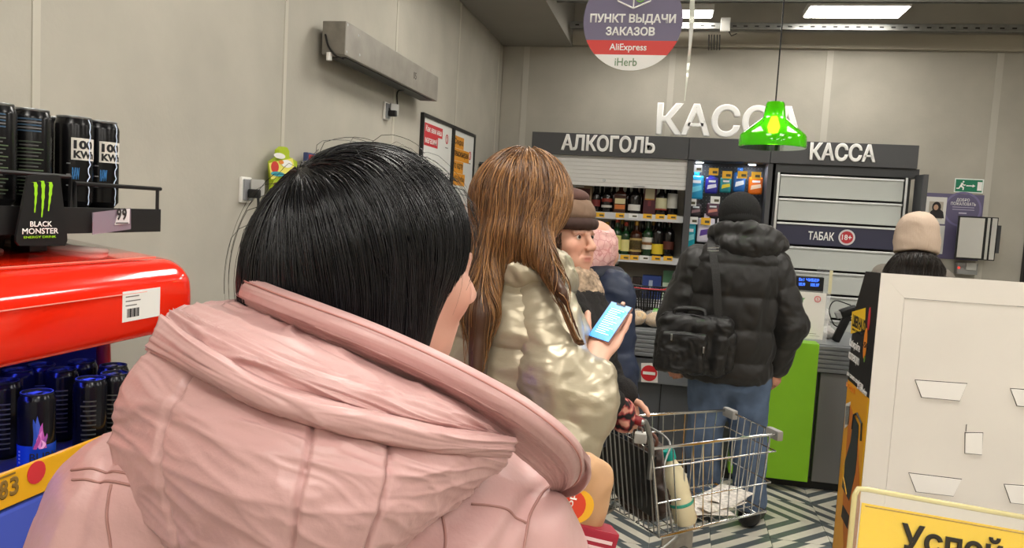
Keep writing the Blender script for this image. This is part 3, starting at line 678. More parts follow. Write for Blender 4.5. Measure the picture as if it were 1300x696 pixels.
# ------------------------------------------------------------------ checkout counter
yk = 4.88; c = thing('checkout_counter', (.5, 5.2, 0), 'grey checkout counter with ribbed edge and bright green front panel', 'counter')
M_cgrey = mat('counter_grey', '66686B', .5, noise=.03); M_cdark = mat('counter_dark', '505256', .5)
part('body', MB().box((-1.1, yk + .06, .06), (1.9, 5.55, .86), .004), M_cdark, c)
part('plinth', MB().box((-1.1, yk + .05, 0), (1.9, 5.5, .07)), M_black, c)
part('worktop', MB().box((-1.1, yk + .02, .86), (1.9, 5.58, .895), .005), mat('worktop_grey', '7E8184', .4), c)
part('conveyor_belt', MB().box((-1.0, yk + .1, .893), (.5, 5.4, .9), .003), mat('belt_rubber', '1D1E1F', .6), c)
part('front_panel', MB().box((-1.1, yk + .04, .07), (.44, yk + .06, .56), .002), M_cdark, c)
part('bumper_panel', MB().box((-1.1, yk + .01, .56), (.44, yk + .06, .715), .004), mat('bumper_grey', '6E7175', .45), c)
part('joint_line', MB().box((.0, yk + .036, .07), (.006, yk + .04, .56)), M_black, c)
for k in range(6):
    part('ribbed_slat', MB().box((-1.1, yk - .012, .73 + k * .027), (1.9, yk + .04, .754 + k * .027), .006), mat('ribbed_aluminium', '8C8F93', .35, .6), c)
part('side_panel', MB().box((.93, yk + .0, .06), (1.9, yk + .06, .725), .003), mat('side_grey', '6B6A69', .5), c)
gx0, gx1 = .44, AY(1040, 440, 4.81)[0]
part('green_panel', MB().box((gx0, 4.80, .075), (gx1, yk + .05, .905), .004), mat('green_laminate', '7FB81E', .45, noise=.03), c)
st = part('no_entry_sticker', MB().prism([AY(814, 461, yk), AY(814, 485, yk), AY(835, 486, yk), AY(835, 470, yk), AY(828, 461, yk)], -UY, .001), M_white, c)
q = AY(824, 474, yk - .003); part('red_disc', MB().lathe([(0, 0), (.05, 0), (.05, .0006), (0, .0006)], 24, q, [UX, UZ, -UY]), f('C8222A'), st); part('white_bar', MB().box(q - (.038, .0022, .009), q + (.038, -.0002, .009)), M_white, st)
for i, (x0, x1, z) in enumerate(((-.9, -.15, .60), (-.9, -.2, .50))): part('rail_end', MB().box((x0, yk - .02, z), (x1, yk + .02, z + .02), .006), M_cgrey, c)

# acrylic leaflet stand, customer display, scanner, basket, bread on the counter
t = thing('leaflet_stand', AY(1030, 436, 4.95), 'clear acrylic leaflet stand with white poster on the counter', 'leaflet stand')
ya = 4.93; x0, x1 = X_(1004, 400, ya), X_(1047, 400, ya); z0 = .896; z1 = Z_(1025, 371, ya)
part('poster', MB().box((x0, ya, z0 + .02), (x1, ya + .002, z1)), f('E6DFD6'), t); part('acrylic', MB().box((x0 - .01, ya - .006, z0), (x1 + .02, ya - .002, z1 + .01), .001), mat('acrylic', 'FFFFFF', .03, alpha=.12), t)
def star(px, py, r, col, n=4, rot=.4):
    o2 = AY(px, py, ya - .0005); pts = []
    for k in range(2 * n):
        a = rot + math.pi * k / n; rr = r if k % 2 == 0 else r * .42; pts.append(o2 + (rr * math.cos(a), 0, rr * math.sin(a)))
    part('printed_star', MB().prism(pts, -UY, .0006), f(col), t)
star(1018, 380, .022, '3F8F35'); star(1016, 404, .045, 'D0282A', 5, .9)
q = AY(1038, 380, ya - .0005); part('printed_ring', MB().lathe([(.013, 0), (.02, 0), (.02, .0006), (.013, .0006)], 18, q, [UX, UZ, -UY]), f('CE2B2E'), t); text('5', q + (-.006, -.001, -.009), UX, UZ, .012, .018, f('CE2B2E'), t, .03)
part('printed_block', MB().box(AY(1028, 426, ya) - (0, .001, 0), AY(1040, 427.5, ya)), f('8A857F'), t); part('printed_block', MB().box(AY(1027, 423, ya) - (0, .001, 0), AY(1036, 424.5, ya)), f('8A857F'), t)
t = thing('customer_display', AY(1028, 372, 5.15), 'small black customer display with blue text beside man in black', 'display')
a = AY(1004, 372, 5.1); b_ = AY(1046, 351, 5.1); part('casing', MB().box((a[0], 5.08, Z_(1025, 371, 5.1)), (b_[0], 5.12, Z_(1025, 351, 5.1)), .004), M_black, t)
part('post', MB().tube([((a[0] + b_[0]) / 2, 5.11, .9), ((a[0] + b_[0]) / 2, 5.11, Z_(1025, 360, 5.1))], .015, 10), M_black, t)
M_blue = mat('blue_segments', '3A6BFF', .5, emit=1.6)
for s_, x0, x1, y in (('5х1 ЧИБЕР', 1014, 1040, 355.5), ('105.99', 1014, 1022, 361), ('105.97', 1029, 1040, 362)): wall_text(s_, x0, y - 2, x1, y + 2, 5.079, M_blue, t, .02)
t = thing('acrylic_screen', AY(1050, 436, 5.0), 'clear upright acrylic screen with yellowish edge on the counter', 'screen')
part('pane', MB().box((X_(1048, 400, 5.0), 4.99, .895), (X_(1052, 400, 5.0), 5.4, Z_(1050, 343, 5.0))), mat('acrylic', 'FFFFFF', .03, alpha=.12), t); part('edge_strip', MB().box((X_(1048, 400, 5.0), 4.985, Z_(1050, 373, 5)), (X_(1052, 400, 5.0), 4.99, Z_(1050, 343, 5.0))), f('CFC7A0'), t)
t = thing('barcode_scanner', AY(1066, 437, 5.05), 'black hand scanner with cable standing beside the display box', 'scanner')
a = AY(1062, 437, 5.05); a[2] = .897
part('grip', MB().obox(a + (.02, 0, .085), [unit((.94, 0, -.34)), UY, unit((.34, 0, .94))], (.024, .022, .09), .014), M_black, t, True); part('head', MB().obox(a + (.05, 0, .19), [unit((.9, 0, .4)), UY, unit((-.4, 0, .9))], (.05, .03, .028), .016), M_black, t, True)
part('nose', MB().obox(a + (-.005, -.0, .165), [unit((.9, 0, .4)), UY, unit((-.4, 0, .9))], (.016, .026, .02), .006), mat('grey_plastic', '8D8D8B'), t); part('cable', MB().tube(cat_rom([a + (.06, 0, .23), a + (-.03, 0, .25), a + (-.06, 0, .19), a + (-.03, .0, .11), a + (.0, .01, .09)], 24), .004), M_black, t, True)
t = thing('receipt_bag', AY(1049, 432, 5.12), 'crumpled white plastic bag on the counter behind the leaflet stand', 'bag')
Fd = Field(); q = AY(1049, 425, 5.2); q[2] = .93; Fd.ell(q, (.05, .05, .035)).ell(q + (-.02, 0, .1), (.03, .03, .05)).cap(q, q + (-.02, 0, .1), .02, .02); soft('film', Fd, mat('white_film', 'DDDAD6', .35), t, .006, 1, crinkle(.006, 30))
t = thing('shopping_basket', AY(825, 400, 5.25), 'black shopping basket with red rim standing on the belt', 'basket')
a = AY(800, 367, 5.15); b_ = AY(852, 367, 5.15); x0, x1 = a[0], b_[0]; zt_ = a[2]
m = MB(); y0, y1 = 5.14, 5.44; e = .03
def tap(z): k = (z - .9) / (zt_ - .9); return (x0 + e * (1 - k), x1 - e * (1 - k), y0 + e * (1 - k), y1 - e * (1 - k))
for z in np.linspace(.91, zt_ - .02, 5): A_ = tap(z); m.tube([(A_[0], A_[2], z), (A_[1], A_[2], z), (A_[1], A_[3], z), (A_[0], A_[3], z)], .004, 5, closed=True)
for k in range(15):
    u = k / 14
    for side in (2, 3): A_, B_ = tap(.905), tap(zt_); m.tube([(A_[0] + (A_[1] - A_[0]) * u, A_[side], .905), (B_[0] + (B_[1] - B_[0]) * u, B_[side], zt_)], .004, 5)
    for side in (0, 1): m.tube([(A_[side], A_[2] + (A_[3] - A_[2]) * u, .905), (B_[side], B_[2] + (B_[3] - B_[2]) * u, zt_)], .004, 5)
A_ = tap(.9); m.box((A_[0], A_[2], .901), (A_[1], A_[3], .908)); part('mesh_body', m, M_black, t)
part('rim', MB().tube([(x0, y0, zt_), (x1, y0, zt_), (x1, y1, zt_), (x0, y1, zt_)], .011, 8, closed=True), M_black, t)
part('folded_handle', MB().tube(cat_rom([(x0 + .01, y0 + .14, zt_ + .006), (x0 + .03, y0 + .02, zt_ + .008), (x1 - .06, y0 + .02, zt_ + .008), (x1 - .03, y0 + .14, zt_ + .006)], 20), .007, 6), mat('red_plastic', 'B3202A', .4), t)
for k, (px, sx) in enumerate(((807, .06), (831, .06))):
    q = AY(px, 404, 5.02); q[2] = .9
    t = thing('bread_pack', q, ('round bread roll pack in clear film, nearest the phone', 'bread roll pack with green film corner beside man in black')[k], 'bread')
    Fd = Field(); Fd.ell(q + (0, 0, .042), (sx, .07, .043)).ell(q + (.02, -.02, .06), (.05, .05, .035)); soft('loaf', Fd, mat('bread_crust', 'D9B98C', .6, noise=.15, nscale=30), t, .006, 2, crinkle(.003, 30))
    Fd = Field(); Fd.ell(q + (0, 0, .05), (sx + .012, .08, .053)); soft('film_wrap', Fd, mat('clear_film', 'FFFFFF', .12, alpha=.22), t, .008, 1, crinkle(.006, 25, 4))
    if k: part('green_corner', MB().prism([q + (-.02, -.0, .085), q + (.06, .0, .075), q + (.05, .02, .115), q + (-.01, .02, .115)], -UY, .002), f('5BA83F'), t)

# ------------------------------------------------------------------ things hung from the ceiling
t = thing('pendant_lamp', D(981, 187, 3.5), 'translucent green bell shaped pendant lamp hanging on black cord', 'pendant lamp')
pc = D(980, 187, 3.5); s_ = 3.5 / 990; zt_ = D(981, 130, 3.5)[2] - pc[2]; h = zt_
M_gr = mat('green_translucent', '6FE81E', .12, trans=.6, ior=1.2, coat=.5)
prof = [(.146, 0), (.147, h * .04), (.144, h * .24), (.140, h * .28), (.10, h * .45), (.062, h * .6), (.049, h * .66), (.047, h * .7), (.040, h * .96), (.036, h * .995), (.0, h)]
part('shade', MB().lathe(prof + [(q[0] - .003, q[1] - .003) for q in prof[::-1][1:]], 40, pc), M_gr, t, 'auto')
part('bulb', MB().lathe([(0, h * .3), (.02, h * .34), (.028, h * .45), (.02, h * .58), (.012, h * .68), (0, h * .7)], 16, pc), mat('warm_bulb', 'FFFFFF', .5, emit=32, emitc='FFF0B0'), t, True)
part('socket', MB().lathe([(.014, h * .67), (.016, h * .9), (0, h * .92)], 14, pc), M_white, t, True)
part('cord', MB().tube([pc + (0, 0, h * .98), pc + (0, 0, ZC - pc[2])], .0035), M_black, t)
sc_ = D(803, 26, 3.6); rs = 62.5 * 3.6 / 990
t = thing('round_hanging_sign', sc_ - (0, 0, rs), 'round hanging pickup point sign in purple, red and white', 'sign')
def chord(z0, z1, m_, name, th=.0):
    a0 = math.asin(max(-1, z0 / rs)); a1 = math.asin(min(1, z1 / rs)); pts = []
    for k in range(25): a = a0 + (a1 - a0) * k / 24; pts.append(sc_ + (rs * math.cos(a), 0, rs * math.sin(a)))
    for k in range(25): a = a1 + (a0 - a1) * k / 24; pts.append(sc_ + (-rs * math.cos(a), 0, rs * math.sin(a)))
    return part(name, MB().prism(pts, UY, .006), m_, t)
zz = lambda py: (D(803, py, 3.6) - sc_)[2]
chord(-rs, zz(69), M_whiteL, 'white_band'); chord(zz(69), zz(51), mat('sign_red', 'E0453F', .5), 'red_band'); chord(zz(51), rs, mat('sign_purple', '7A738E', .5), 'purple_band')
def stext(s, px0, py0, px1, py1, m_, bold=.03):
    k = 3.6 / 990; text(s, sc_ + ((px0 - 803) * k, -.001, -(py1 - 26) * k - (px0 + px1 - 1606) / 2 * .0 ), UX, UZ, (px1 - px0) * k, (py1 - py0) * k, m_, t, bold)
stext('ПУНКТ ВЫДАЧИ', 749, 18, 857, 31, M_whiteL, .035); stext('ЗАКАЗОВ', 770, 34, 832, 45, M_whiteL, .035); stext('AliExpress', 776, 55, 823, 66, M_whiteL, .015); stext('iHerb', 784, 73, 812, 83, f('7E9A78'), .01)
k = 3.6 / 990; B_ = lambda x, y: sc_ + ((x - 803) * k, -.002, -(y - 26) * k)
for a_, b_ in (((783, 2), (803, 11)), ((803, 11), (824, 2)), ((783, 2), (783, -20)), ((824, 2), (824, -20)), ((803, 11), (803, -11)), ((783, -20), (803, -11)), ((803, -11), (824, -20)), ((783, -20), (803, -30)), ((803, -30), (824, -20))): part('box_outline', MB().tube([B_(*a_), B_(*b_)], .0035, 6), M_whiteL, t)
part('green_mark', MB().tube([B_(811 + 5 * math.cos(a), -2 + 5 * math.sin(a)) for a in np.linspace(0, 5.6, 14)], .003, 6), f('7DBB4A'), t)
for dx in (-.12, .12): part('hanging_wire', MB().tube([sc_ + (dx, .003, rs * .8), sc_ + (dx, .003, ZC - sc_[2])], .0015), M_steel, t)
m = MB(); pts = [D(880, -60, 3.6), D(879, 0, 3.6), D(877, 45, 3.6), D(873, 90, 3.6), D(869, 128, 3.6)]; P_ = cat_rom(pts, 40); P_[0][2] = ZC
for i in range(39):
    a, b_ = .7 * math.sin(i * .22), .7 * math.sin((i + 1) * .22); wa = .017 * (1 - i / 44)
    ua = np.array((math.cos(a), math.sin(a), 0)) * wa; ub = np.array((math.cos(b_), math.sin(b_), 0)) * wa
    m.add([P_[i] - ua, P_[i] + ua, P_[i + 1] + ub, P_[i + 1] - ub, P_[i] - ua * .9 + (.001, .001, 0), P_[i] + ua * .9 + (.001, .001, 0), P_[i + 1] + ub * .9 + (.001, .001, 0), P_[i + 1] - ub * .9 + (.001, .001, 0)], [(0, 1, 2, 3), (7, 6, 5, 4)])
single('hanging_ribbon', m, mat('silver_foil', 'D8DACD', .25, .3), 'twisted silver foil ribbon hanging beside the round sign', 'ribbon', smooth=True)
# ------------------------------------------------------------------ left wall things
def on_left(px, py, off=0.0): return AX(px, py, XL + off)
t = thing('dark_cabinet', (-1.33, 6.2, 0), 'dark grey cabinet end standing in the far left corner', 'cabinet')
part('body', MB().box((XL + .01, 5.95, .08), (-1.17, 6.57, 1.93), .004), M_dark2, t); part('plinth', MB().box((XL + .01, 5.97, 0), (-1.19, 6.57, .08)), M_black, t); part('top_board', MB().box((XL + .01, 5.93, 1.93), (-1.16, 6.57, 1.95), .003), M_dark, t)
t = thing('air_curtain', (-1.42, 3.7, 2.18), 'long brushed steel air curtain box mounted on the left wall', 'air curtain')
hy0, hy1, hz0, hz1 = 3.07, 4.36, 2.185, 2.322
part('housing', MB().box((-1.475, hy0, hz0), (-1.372, hy1, hz1), .003), mat('worn_steel', '9D9890', .42, .65, noise=.16, nscale=9), t)
part('end_plate', MB().box((-1.474, hy0 - .003, hz0 + .002), (-1.374, hy0, hz1 - .002)), mat('end_steel', '8A857D', .5, .6, noise=.15, nscale=20), t)
part('grille', MB().box((-1.46, hy0 + .05, hz0 - .004), (-1.39, hy1 - .05, hz0)), M_black, t)
for y in (3.3, 4.1): part('wall_bracket', MB().box((XL, y, 2.22), (-1.475, y + .05, 2.29)), M_steel, t)
text('05', (-1.3715, 3.93, 2.24), UY, UZ, .045, .035, f('4A443D'), t, .01)
for (y, z) in ((3.085, hz1 - .012), (3.085, hz0 + .015), (3.2, hz1 - .03), (3.22, hz0 + .03)): part('screw', MB().lathe([(0, .002), (.005, .001), (.006, 0)], 8, (-1.372, y, z), [UY, UZ, UX]), M_alu, t)
pk = np.array((-1.44, hy0 - .005, hz0)); part('gland', MB().lathe([(0.012, -.02), (.012, .012), (0, .012)], 10, pk + (.0, .0, -.005)), M_white, t)
part('loop_cable', MB().tube(cat_rom([pk + (-.02, -.002, .08), pk + (0, -.01, .03), pk + (.03, -.005, -.005), pk + (.05, .03, -.012)], 14), .004), M_black, t)
q = on_left(505, 105, .05); e_ = on_left(492, 138, .03)
part('power_cable', MB().tube(cat_rom([(-1.42, q[1], hz0), q + (0, 0, -.05), q + (.0, .01, -.14), q + (-.02, -.02, -.17), e_ + (0, .05, -.01), e_ + (.01, .0, .0)], 30), .004), M_black, t, True)
M_outl = mat('socket_grey', '8C8D90', .4)
def outlet(px, py, label, cable):
    c_ = on_left(px, py); t_ = thing('wall_socket', c_ - (0, 0, .06), label, 'socket', 'wall sockets')
    part('frame', MB().box(c_ + (0, -.034, -.046), c_ + (.012, .034, .046), .008), M_white, t_, 'auto'); part('insert', MB().box(c_ + (.012, -.027, -.038), c_ + (.02, .027, .038), .006), M_outl, t_, 'auto')
    part('cover_flap', MB().obox(c_ + (.045, .015, .01), [unit((.55, .83, 0)), unit((-.83, .55, 0)), UZ], (.026, .004, .03), .004), mat('flap_grey', 'A5A49F', .4), t_, 'auto')
    part('plug', MB().obox(c_ + (.045, -.005, -.012), [UX, UY, UZ], (.02, .012, .016), .006), M_black, t_, True)
    if cable: part('cable', MB().tube(cat_rom([c_ + (.06, -.005, -.02), c_ + (.06, -.004, -.07), c_ + (.04, 0, -.2), c_ + (.03, .0, -.8), c_ + (.03, .02, -1.4)], 40), .0045), M_black, t_, True)
outlet(309.5, 241, 'grey wall socket with plug and cable hanging down behind dark hair', True)
outlet(489, 141, 'grey wall socket below the steel air curtain', False)
# posters
py0, py1, py2 = AX(534, 143, XL)[1], AX(573.5, 160, XL)[1], AX(601, 171, XL)[1]; pz1 = 2.137; pz0 = 1.24; xq = XL + .012
def poster(a, b_, label):
    t_ = thing('framed_poster', (XL, (a + b_) / 2, pz0), label, 'poster', 'posters on the left wall'); e = .022
    for lo, hi in (((a, pz0), (a + e, pz1)), ((b_ - e, pz0), (b_, pz1)), ((a + e, pz0), (b_ - e, pz0 + e)), ((a + e, pz1 - e), (b_ - e, pz1))): part('frame_bar', MB().box((XL, lo[0], lo[1]), (XL + .022, hi[0], hi[1]), .002), M_black, t_)
    part('sheet', MB().box((XL, a + e, pz0 + e), (xq, b_ - e, pz1 - e)), f('E5E5E0', .35), t_); return t_
def pbox(t_, px0, py0_, px1, py1_, col, name='printed_block', th=.0006, bev=0):
    a, b_ = AX(px0, (py0_ + py1_) / 2, xq), AX(px1, (py0_ + py1_) / 2, xq); m_ = (px0 + px1) / 2; z1 = AX(m_, py0_, xq)[2]; z0 = AX(m_, py1_, xq)[2]
    return part(name, MB().box((xq, a[1], z0), (xq + th, b_[1], z1)), f(col), t_), (a[1], z0, b_[1], z1)
def ptext(t_, s, bx, col, bold=.02, k=.08): text(s, (xq + .0012, bx[0] + (bx[2] - bx[0]) * k, bx[1] + (bx[3] - bx[1]) * .2), UY, UZ, (bx[2] - bx[0]) * (1 - 2 * k), (bx[3] - bx[1]) * .62, f(col), t_, bold)
t = poster(py0, py1 - .006, 'framed white poster with red speech box on left wall')
yy = lambda k: py0 + (py1 - py0) * k
def pb(t_, a0, a1, k0, k1, z0, z1, col, s=None, tc='F4F2EE', bold=.02):
    y0, y1 = a0 + (a1 - a0) * k0, a0 + (a1 - a0) * k1; part('printed_block', MB().box((xq, y0, z0), (xq + .0008, y1, z1), .0), f(col), t_)
    if s: text(s, (xq + .0013, y0 + (y1 - y0) * .06, z0 + (z1 - z0) * .22), UY, UZ, (y1 - y0) * .88, (z1 - z0) * .6, f(tc), t_, bold)
A0, A1 = py0, py1 - .006
pb(t, A0, A1, .08, .64, 2.02, 2.085, 'C8323A', 'Как вам наш'); pb(t, A0, A1, .08, .5, 1.95, 2.02, 'C8323A', 'магазин?')
def ring5(t_, y, z): part('round_logo', MB().lathe([(.022, 0), (.032, 0), (.032, .0006), (.022, .0006)], 20, (xq, y, z), [UY, UZ, UX]), f('C8323A'), t_); text('5', (xq + .0008, y - .01, z - .015), UY, UZ, .02, .03, f('C8323A'), t_, .02); part('logo_caption', MB().box((xq, y - .03, z - .06), (xq + .0006, y + .03, z - .053)), f('8E8A86'), t_)
ring5(t, A0 + (A1 - A0) * .8, 2.03)
for k in range(3): pb(t, A0, A1, .1, (.72, .66, .4)[k], 1.815 - k * .035, 1.822 - k * .035, '9A9C9A')
pb(t, A0, A1, .74, .92, 1.62, 1.72, '2F8A4A'); pb(t, A0, A1, .78, .88, 1.72, 1.76, '2F8A4A'); pb(t, A0, A1, .1, .9, 1.32, 1.5, 'CFDCCB')
t = poster(py1 + .006, py2, 'framed poster with orange text bands and elderly face on left wall'); A0, A1 = py1 + .006, py2
for s, z, k1 in (('Скидка', 2.0, .48), ('пенсионерам', 1.915, .76), ('по карте', 1.83, .5), ('«Х5 Клуба»', 1.745, .6)): pb(t, A0, A1, .05, k1, z - .005, z + .078, 'E59A2C', s, '3A2A1A', .02)
ring5(t, A0 + (A1 - A0) * .8, 1.97)
yb = A0 + (A1 - A0) * .16; part('printed_jug', MB().prism([(xq, yb - .09, 1.3), (xq, yb + .09, 1.3), (xq, yb + .09, 1.52), (xq, yb + .05, 1.6), (xq, yb - .05, 1.6), (xq, yb - .09, 1.52)], UX, .0008), f('E08E1E'), t); part('printed_jug_label', MB().lathe([(0, .0009), (.05, .0009), (.05, .0012), (0, .0012)], 20, (xq, yb, 1.45), [UY, UZ, UX]), f('EDE6D6'), t)
yb = A0 + (A1 - A0) * .62
for dz, r1, r2, col in ((1.47, .15, 1.7, 'DCD9D4'), (1.43, .11, 1.7, 'C99A83'), (1.37, .03, 1.0, '9E5F52')): part('printed_face', MB().lathe([(0, 0), (r1, 0), (r1, .0006), (0, .0006)], 24, (xq + .0002 + .0007 * ['DCD9D4', 'C99A83', '9E5F52'].index(col), yb, dz), [UY, UZ * r2, UX]), f(col), t)
part('printed_strip', MB().box((xq, A0 + (A1 - A0) * .9, 1.3), (xq + .0008, A1 - .025, 1.44)), f('C8323A'), t)
# hanging packs on the wall
c_ = on_left(352, 215, .03)
t = thing('hanging_card_pack', on_left(352, 262, .03), 'lime green and yellow cardboard pack hanging on wall behind dark hair', 'pack')
sh_ = [(342, 262), (341, 226), (340, 205), (348, 200), (349, 190), (354, 186), (359, 187), (362, 192), (362, 199), (372, 205), (373, 225), (366, 262)]
P_ = [on_left(x, y, .03) for x, y in sh_]; part('backing_card', MB().prism(P_, UX, .018), mat('lime_card', 'A9BE22', .5), t)
P_ = [on_left(x, y, .05) for x, y in ((341, 207), (371, 201), (374, 217), (344, 228))]; part('yellow_band', MB().prism(P_, UX, .002), f('E8DE6A'), t)
for i, (x, y, w_, h_, col) in enumerate(((349, 212, 6, 12, 'C83A34'), (364, 208, 9, 8, 'E9E9E4'), (357, 206, 4, 4, 'E38A3A'), (353, 221, 11, 5, '3C9AA8'), (355, 198, 9, 6, 'E6E4DE'), (352, 234, 6, 4, '6A4A2A'))):
    q = on_left(x, y, .0525 + .0006 * i); k = q[1] / 990 * 1.1; part('printed_spot', MB().lathe([(0, 0), (1, 0), (1, .0006), (0, .0006)], 16, q, [UY * w_ * k * 1.6, UZ * h_ * k * .6, UX]), f(col), t)
t = thing('small_wall_pack', on_left(392, 200, .03), 'small red and blue pack hanging on wall, mostly behind dark hair', 'pack')
q0 = on_left(385, 193, .03); q1 = on_left(402, 230, .03); part('pouch', MB().box((q0[0], q0[1], q1[2]), (q0[0] + .02, q1[1], q0[2]), .005), f('35416A'), t); part('red_top', MB().box((q0[0] + .018, q0[1] + .01, q0[2] - .04), (q0[0] + .022, q1[1] - .01, q0[2] - .008)), f('B03A34'), t)

# ------------------------------------------------------------------ red drinks cooler
M_red = mat('cooler_red', 'EE260E', .16, coat=.8); M_shblack = mat('shelf_black', '1B1B1C', .45)
CX, CY0, CY1 = -.95, .3, 1.455
t = thing('drinks_cooler', (-1.2, .88, 0), 'red open drinks cooler with glossy rounded canopy by left wall', 'cooler')
prof = np.array([(-1.40, 1.335), (-1.05, 1.315), (-.972, 1.306), (-.955, 1.311), (-.949, 1.34), (-.95, 1.385), (-.958, 1.415), (-.985, 1.440), (-1.03, 1.450), (-1.24, 1.474), (-1.40, 1.488)])
PP = cat_rom(np.concatenate([prof]), 44); cen = np.array((-1.25, 1.39)); V = []; ys = np.concatenate([np.linspace(CY0, CY1 - .07, 6), CY1 - .07 + .07 * np.sin(np.linspace(.12, math.pi / 2, 9))])
for y in ys:
    s_ = max(0, (y - (CY1 - .07)) / .07); k = math.sqrt(max(0, 1 - s_ ** 2.6)) * .16 + .84; kz = math.sqrt(max(0, 1 - s_ ** 2.2)) * .45 + .55
    V.append([(cen[0] + (p[0] - cen[0]) * k, y, cen[1] + (p[1] - cen[1]) * kz) for p in PP])
V = np.array(V); nu, nv = V.shape[:2]; Q = [(i * nv + j, i * nv + (j + 1) % nv, (i + 1) * nv + (j + 1) % nv, (i + 1) * nv + j) for i in range(nu - 1) for j in range(nv)]
part('canopy', MB().add(V.reshape(-1, 3), Q + [tuple(range(nv))[::-1], tuple(range((nu - 1) * nv, nu * nv))]), M_red, t, 'auto')
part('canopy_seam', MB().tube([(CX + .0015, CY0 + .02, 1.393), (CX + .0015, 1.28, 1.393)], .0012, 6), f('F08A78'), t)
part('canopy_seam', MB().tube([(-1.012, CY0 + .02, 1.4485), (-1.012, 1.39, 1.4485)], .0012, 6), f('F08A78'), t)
part('back_panel', MB().box((-1.47, CY0, 0), (-1.40, CY1, 1.49), .01), mat('cooler_back', '17181F', .5), t)
part('base', MB().box((-1.40, CY0, 0), (-.97, CY1, .35), .02), M_red, t)
part('side_frame', MB().tube(cat_rom([(-1.38, CY1 - .02, 1.35), (-1.19, CY1 - .02, 1.33), (-1.165, CY1 - .02, 1.25), (-1.16, CY1 - .02, 1.0), (-1.13, CY1 - .02, .5), (-1.0, CY1 - .02, .33)], 30), .014, 8), mat('side_red', '8E1B1B', .3), t, True)
part('side_panel', MB().box((-1.40, CY1 - .03, .3), (-1.17, CY1 - .01, 1.33)), mat('side_inner', '3A3B45', .4), t)
M_cshelf = mat('cooler_shelf', '3C3E47', .35); zcan = 1.108; M_bluelit = mat('cooler_led_blue', '3A50FF', .5, emit=15.0)
for k, z in enumerate((zcan, .86, .6)):
    s = part('shelf', MB().box((-1.40, CY0, z - .02), (-.962, CY1 - .02, z), .004), M_cshelf, t)
    part('price_rail', MB().obox((-.953, (CY0 + CY1) / 2 - .01, z + .012), [UX, UY, UZ], (.004, (CY1 - CY0) / 2 - .02, .027), .002), mat('rail_yellow', 'F0B21C', .4), s)
    part('shelf_lip', MB().box((-.966, CY0, z - .1), (-.95, CY1 - .02, z - .02), .006), mat('lip_blue', '4A5FC8', .35), s)
part('led_strip', MB().box((-1.11, CY0 + .03, 1.302), (-1.08, CY1 - .1, 1.310)), M_bluelit, t); part('led_strip', MB().box((-.995, CY0 + .03, zcan - .026), (-.98, CY1 - .1, zcan - .021)), M_bluelit, t)
text('83', (-.9485, .955, zcan + .0), UY, UZ, .036, .03, f('8A6A2A'), t, .04); part('printed_bubble', MB().lathe([(0, 0), (.018, 0), (.018, .001), (0, .001)], 18, (-.9488, 1.025, zcan + .022), [UY, UZ, UX]), f('D8333A'), t)
part('printed_line', MB().box((-.9489, .94, zcan + .033), (-.9483, .985, zcan + .036)), f('8A6A2A'), t)
# sticker without its code, white stroke on the canopy top
st = part('sticker', MB().box((-.9488, 1.215, 1.343), (-.9476, 1.318, 1.398)), f('EDEBE6'), t)
for k in range(3): part('printed_line', MB().box((-.9478, 1.222, 1.387 - k * .008), (-.9474, 1.222 + (.036, .04, .03)[k], 1.389 - k * .008)), f('6E6A66'), st)
for k in range(9): part('barcode_bar', MB().box((-.9478, 1.226 + k * .0036, 1.35), (-.9474, 1.228 + k * .0036 + .0008 * (k % 3), 1.366)), f('2A2828'), st)
part('white_swoosh', MB().tube(cat_rom([(-1.20, 1.22, 1.472), (-1.13, 1.26, 1.4645), (-1.08, 1.30, 1.459), (-1.075, 1.33, 1.4585)], 14), [.003 + .006 * math.sin(math.pi * (i + 1) / 16) for i in range(14)], 6), f('DCC9C2'), t, True)
part('white_script', MB().tube(cat_rom([(-1.15, 1.0 + .02 * i, 1.466 + 0 * i) if i % 2 else (-1.12, 1.01 + .02 * i, 1.463) for i in range(8)], 40), .004, 6), f('C98A80'), t, True)

# rack on top with sign
t = thing('top_rack', (-1.25, .95, 1.49), 'black rack with wire rail standing on top of the red cooler', 'rack')
zr = 1.541
part('tray', MB().box((-1.48, .35, zr - .045), (-1.05, 1.455, zr - .003), .003), M_shblack, t)
part('tray_lip', MB().box((-1.053, .35, zr - .045), (-1.048, 1.455, zr + .002), .001), M_shblack, t)
for x, z in ((-1.39, 1.487), (-1.12, 1.461)):
    for y in (.5, 1.17): part('foot', MB().box((x - .02, y, z), (x + .02, y + .04, zr - .044), .003), M_shblack, t)
part('front_rail', MB().tube([(-1.055, .4, 1.598), (-1.055, 1.21, 1.597), (-1.055, 1.212, 1.543)], .004, 6), M_shblack, t)
part('front_rail', MB().tube([(-1.055, 1.222, 1.543), (-1.055, 1.222, 1.586), (-1.05, 1.455, 1.585)], .004, 6), M_shblack, t)
part('end_rail', MB().tube([(-1.05, 1.455, 1.585), (-1.46, 1.455, 1.585), (-1.46, 1.455, 1.54)], .004, 6), M_shblack, t)
part('post', MB().tube([(-1.05, 1.445, 1.54), (-1.05, 1.445, 1.585)], .0035, 6), M_shblack, t)
tg = thing('price_tag', (-1.045, 1.33, 1.5), 'clear price holder clipped to the black rack edge', 'price tag')
a, b_ = AX(117, 268, -1.043), AX(165, 263, -1.043)
part('clear_pocket', MB().prism([AX(117, 270, -1.043), AX(117, 298, -1.043), AX(165, 291, -1.043), AX(165, 264, -1.043)], UX, .002), mat('pocket_film', 'B9A9B9', .1, alpha=.45), tg)
part('card', MB().prism([AX(151, 267, -1.0405), AX(145, 286, -1.0405), AX(164, 284, -1.0405), AX(164.5, 265, -1.0405)], UX, .0006), f('DDDADC'), tg)
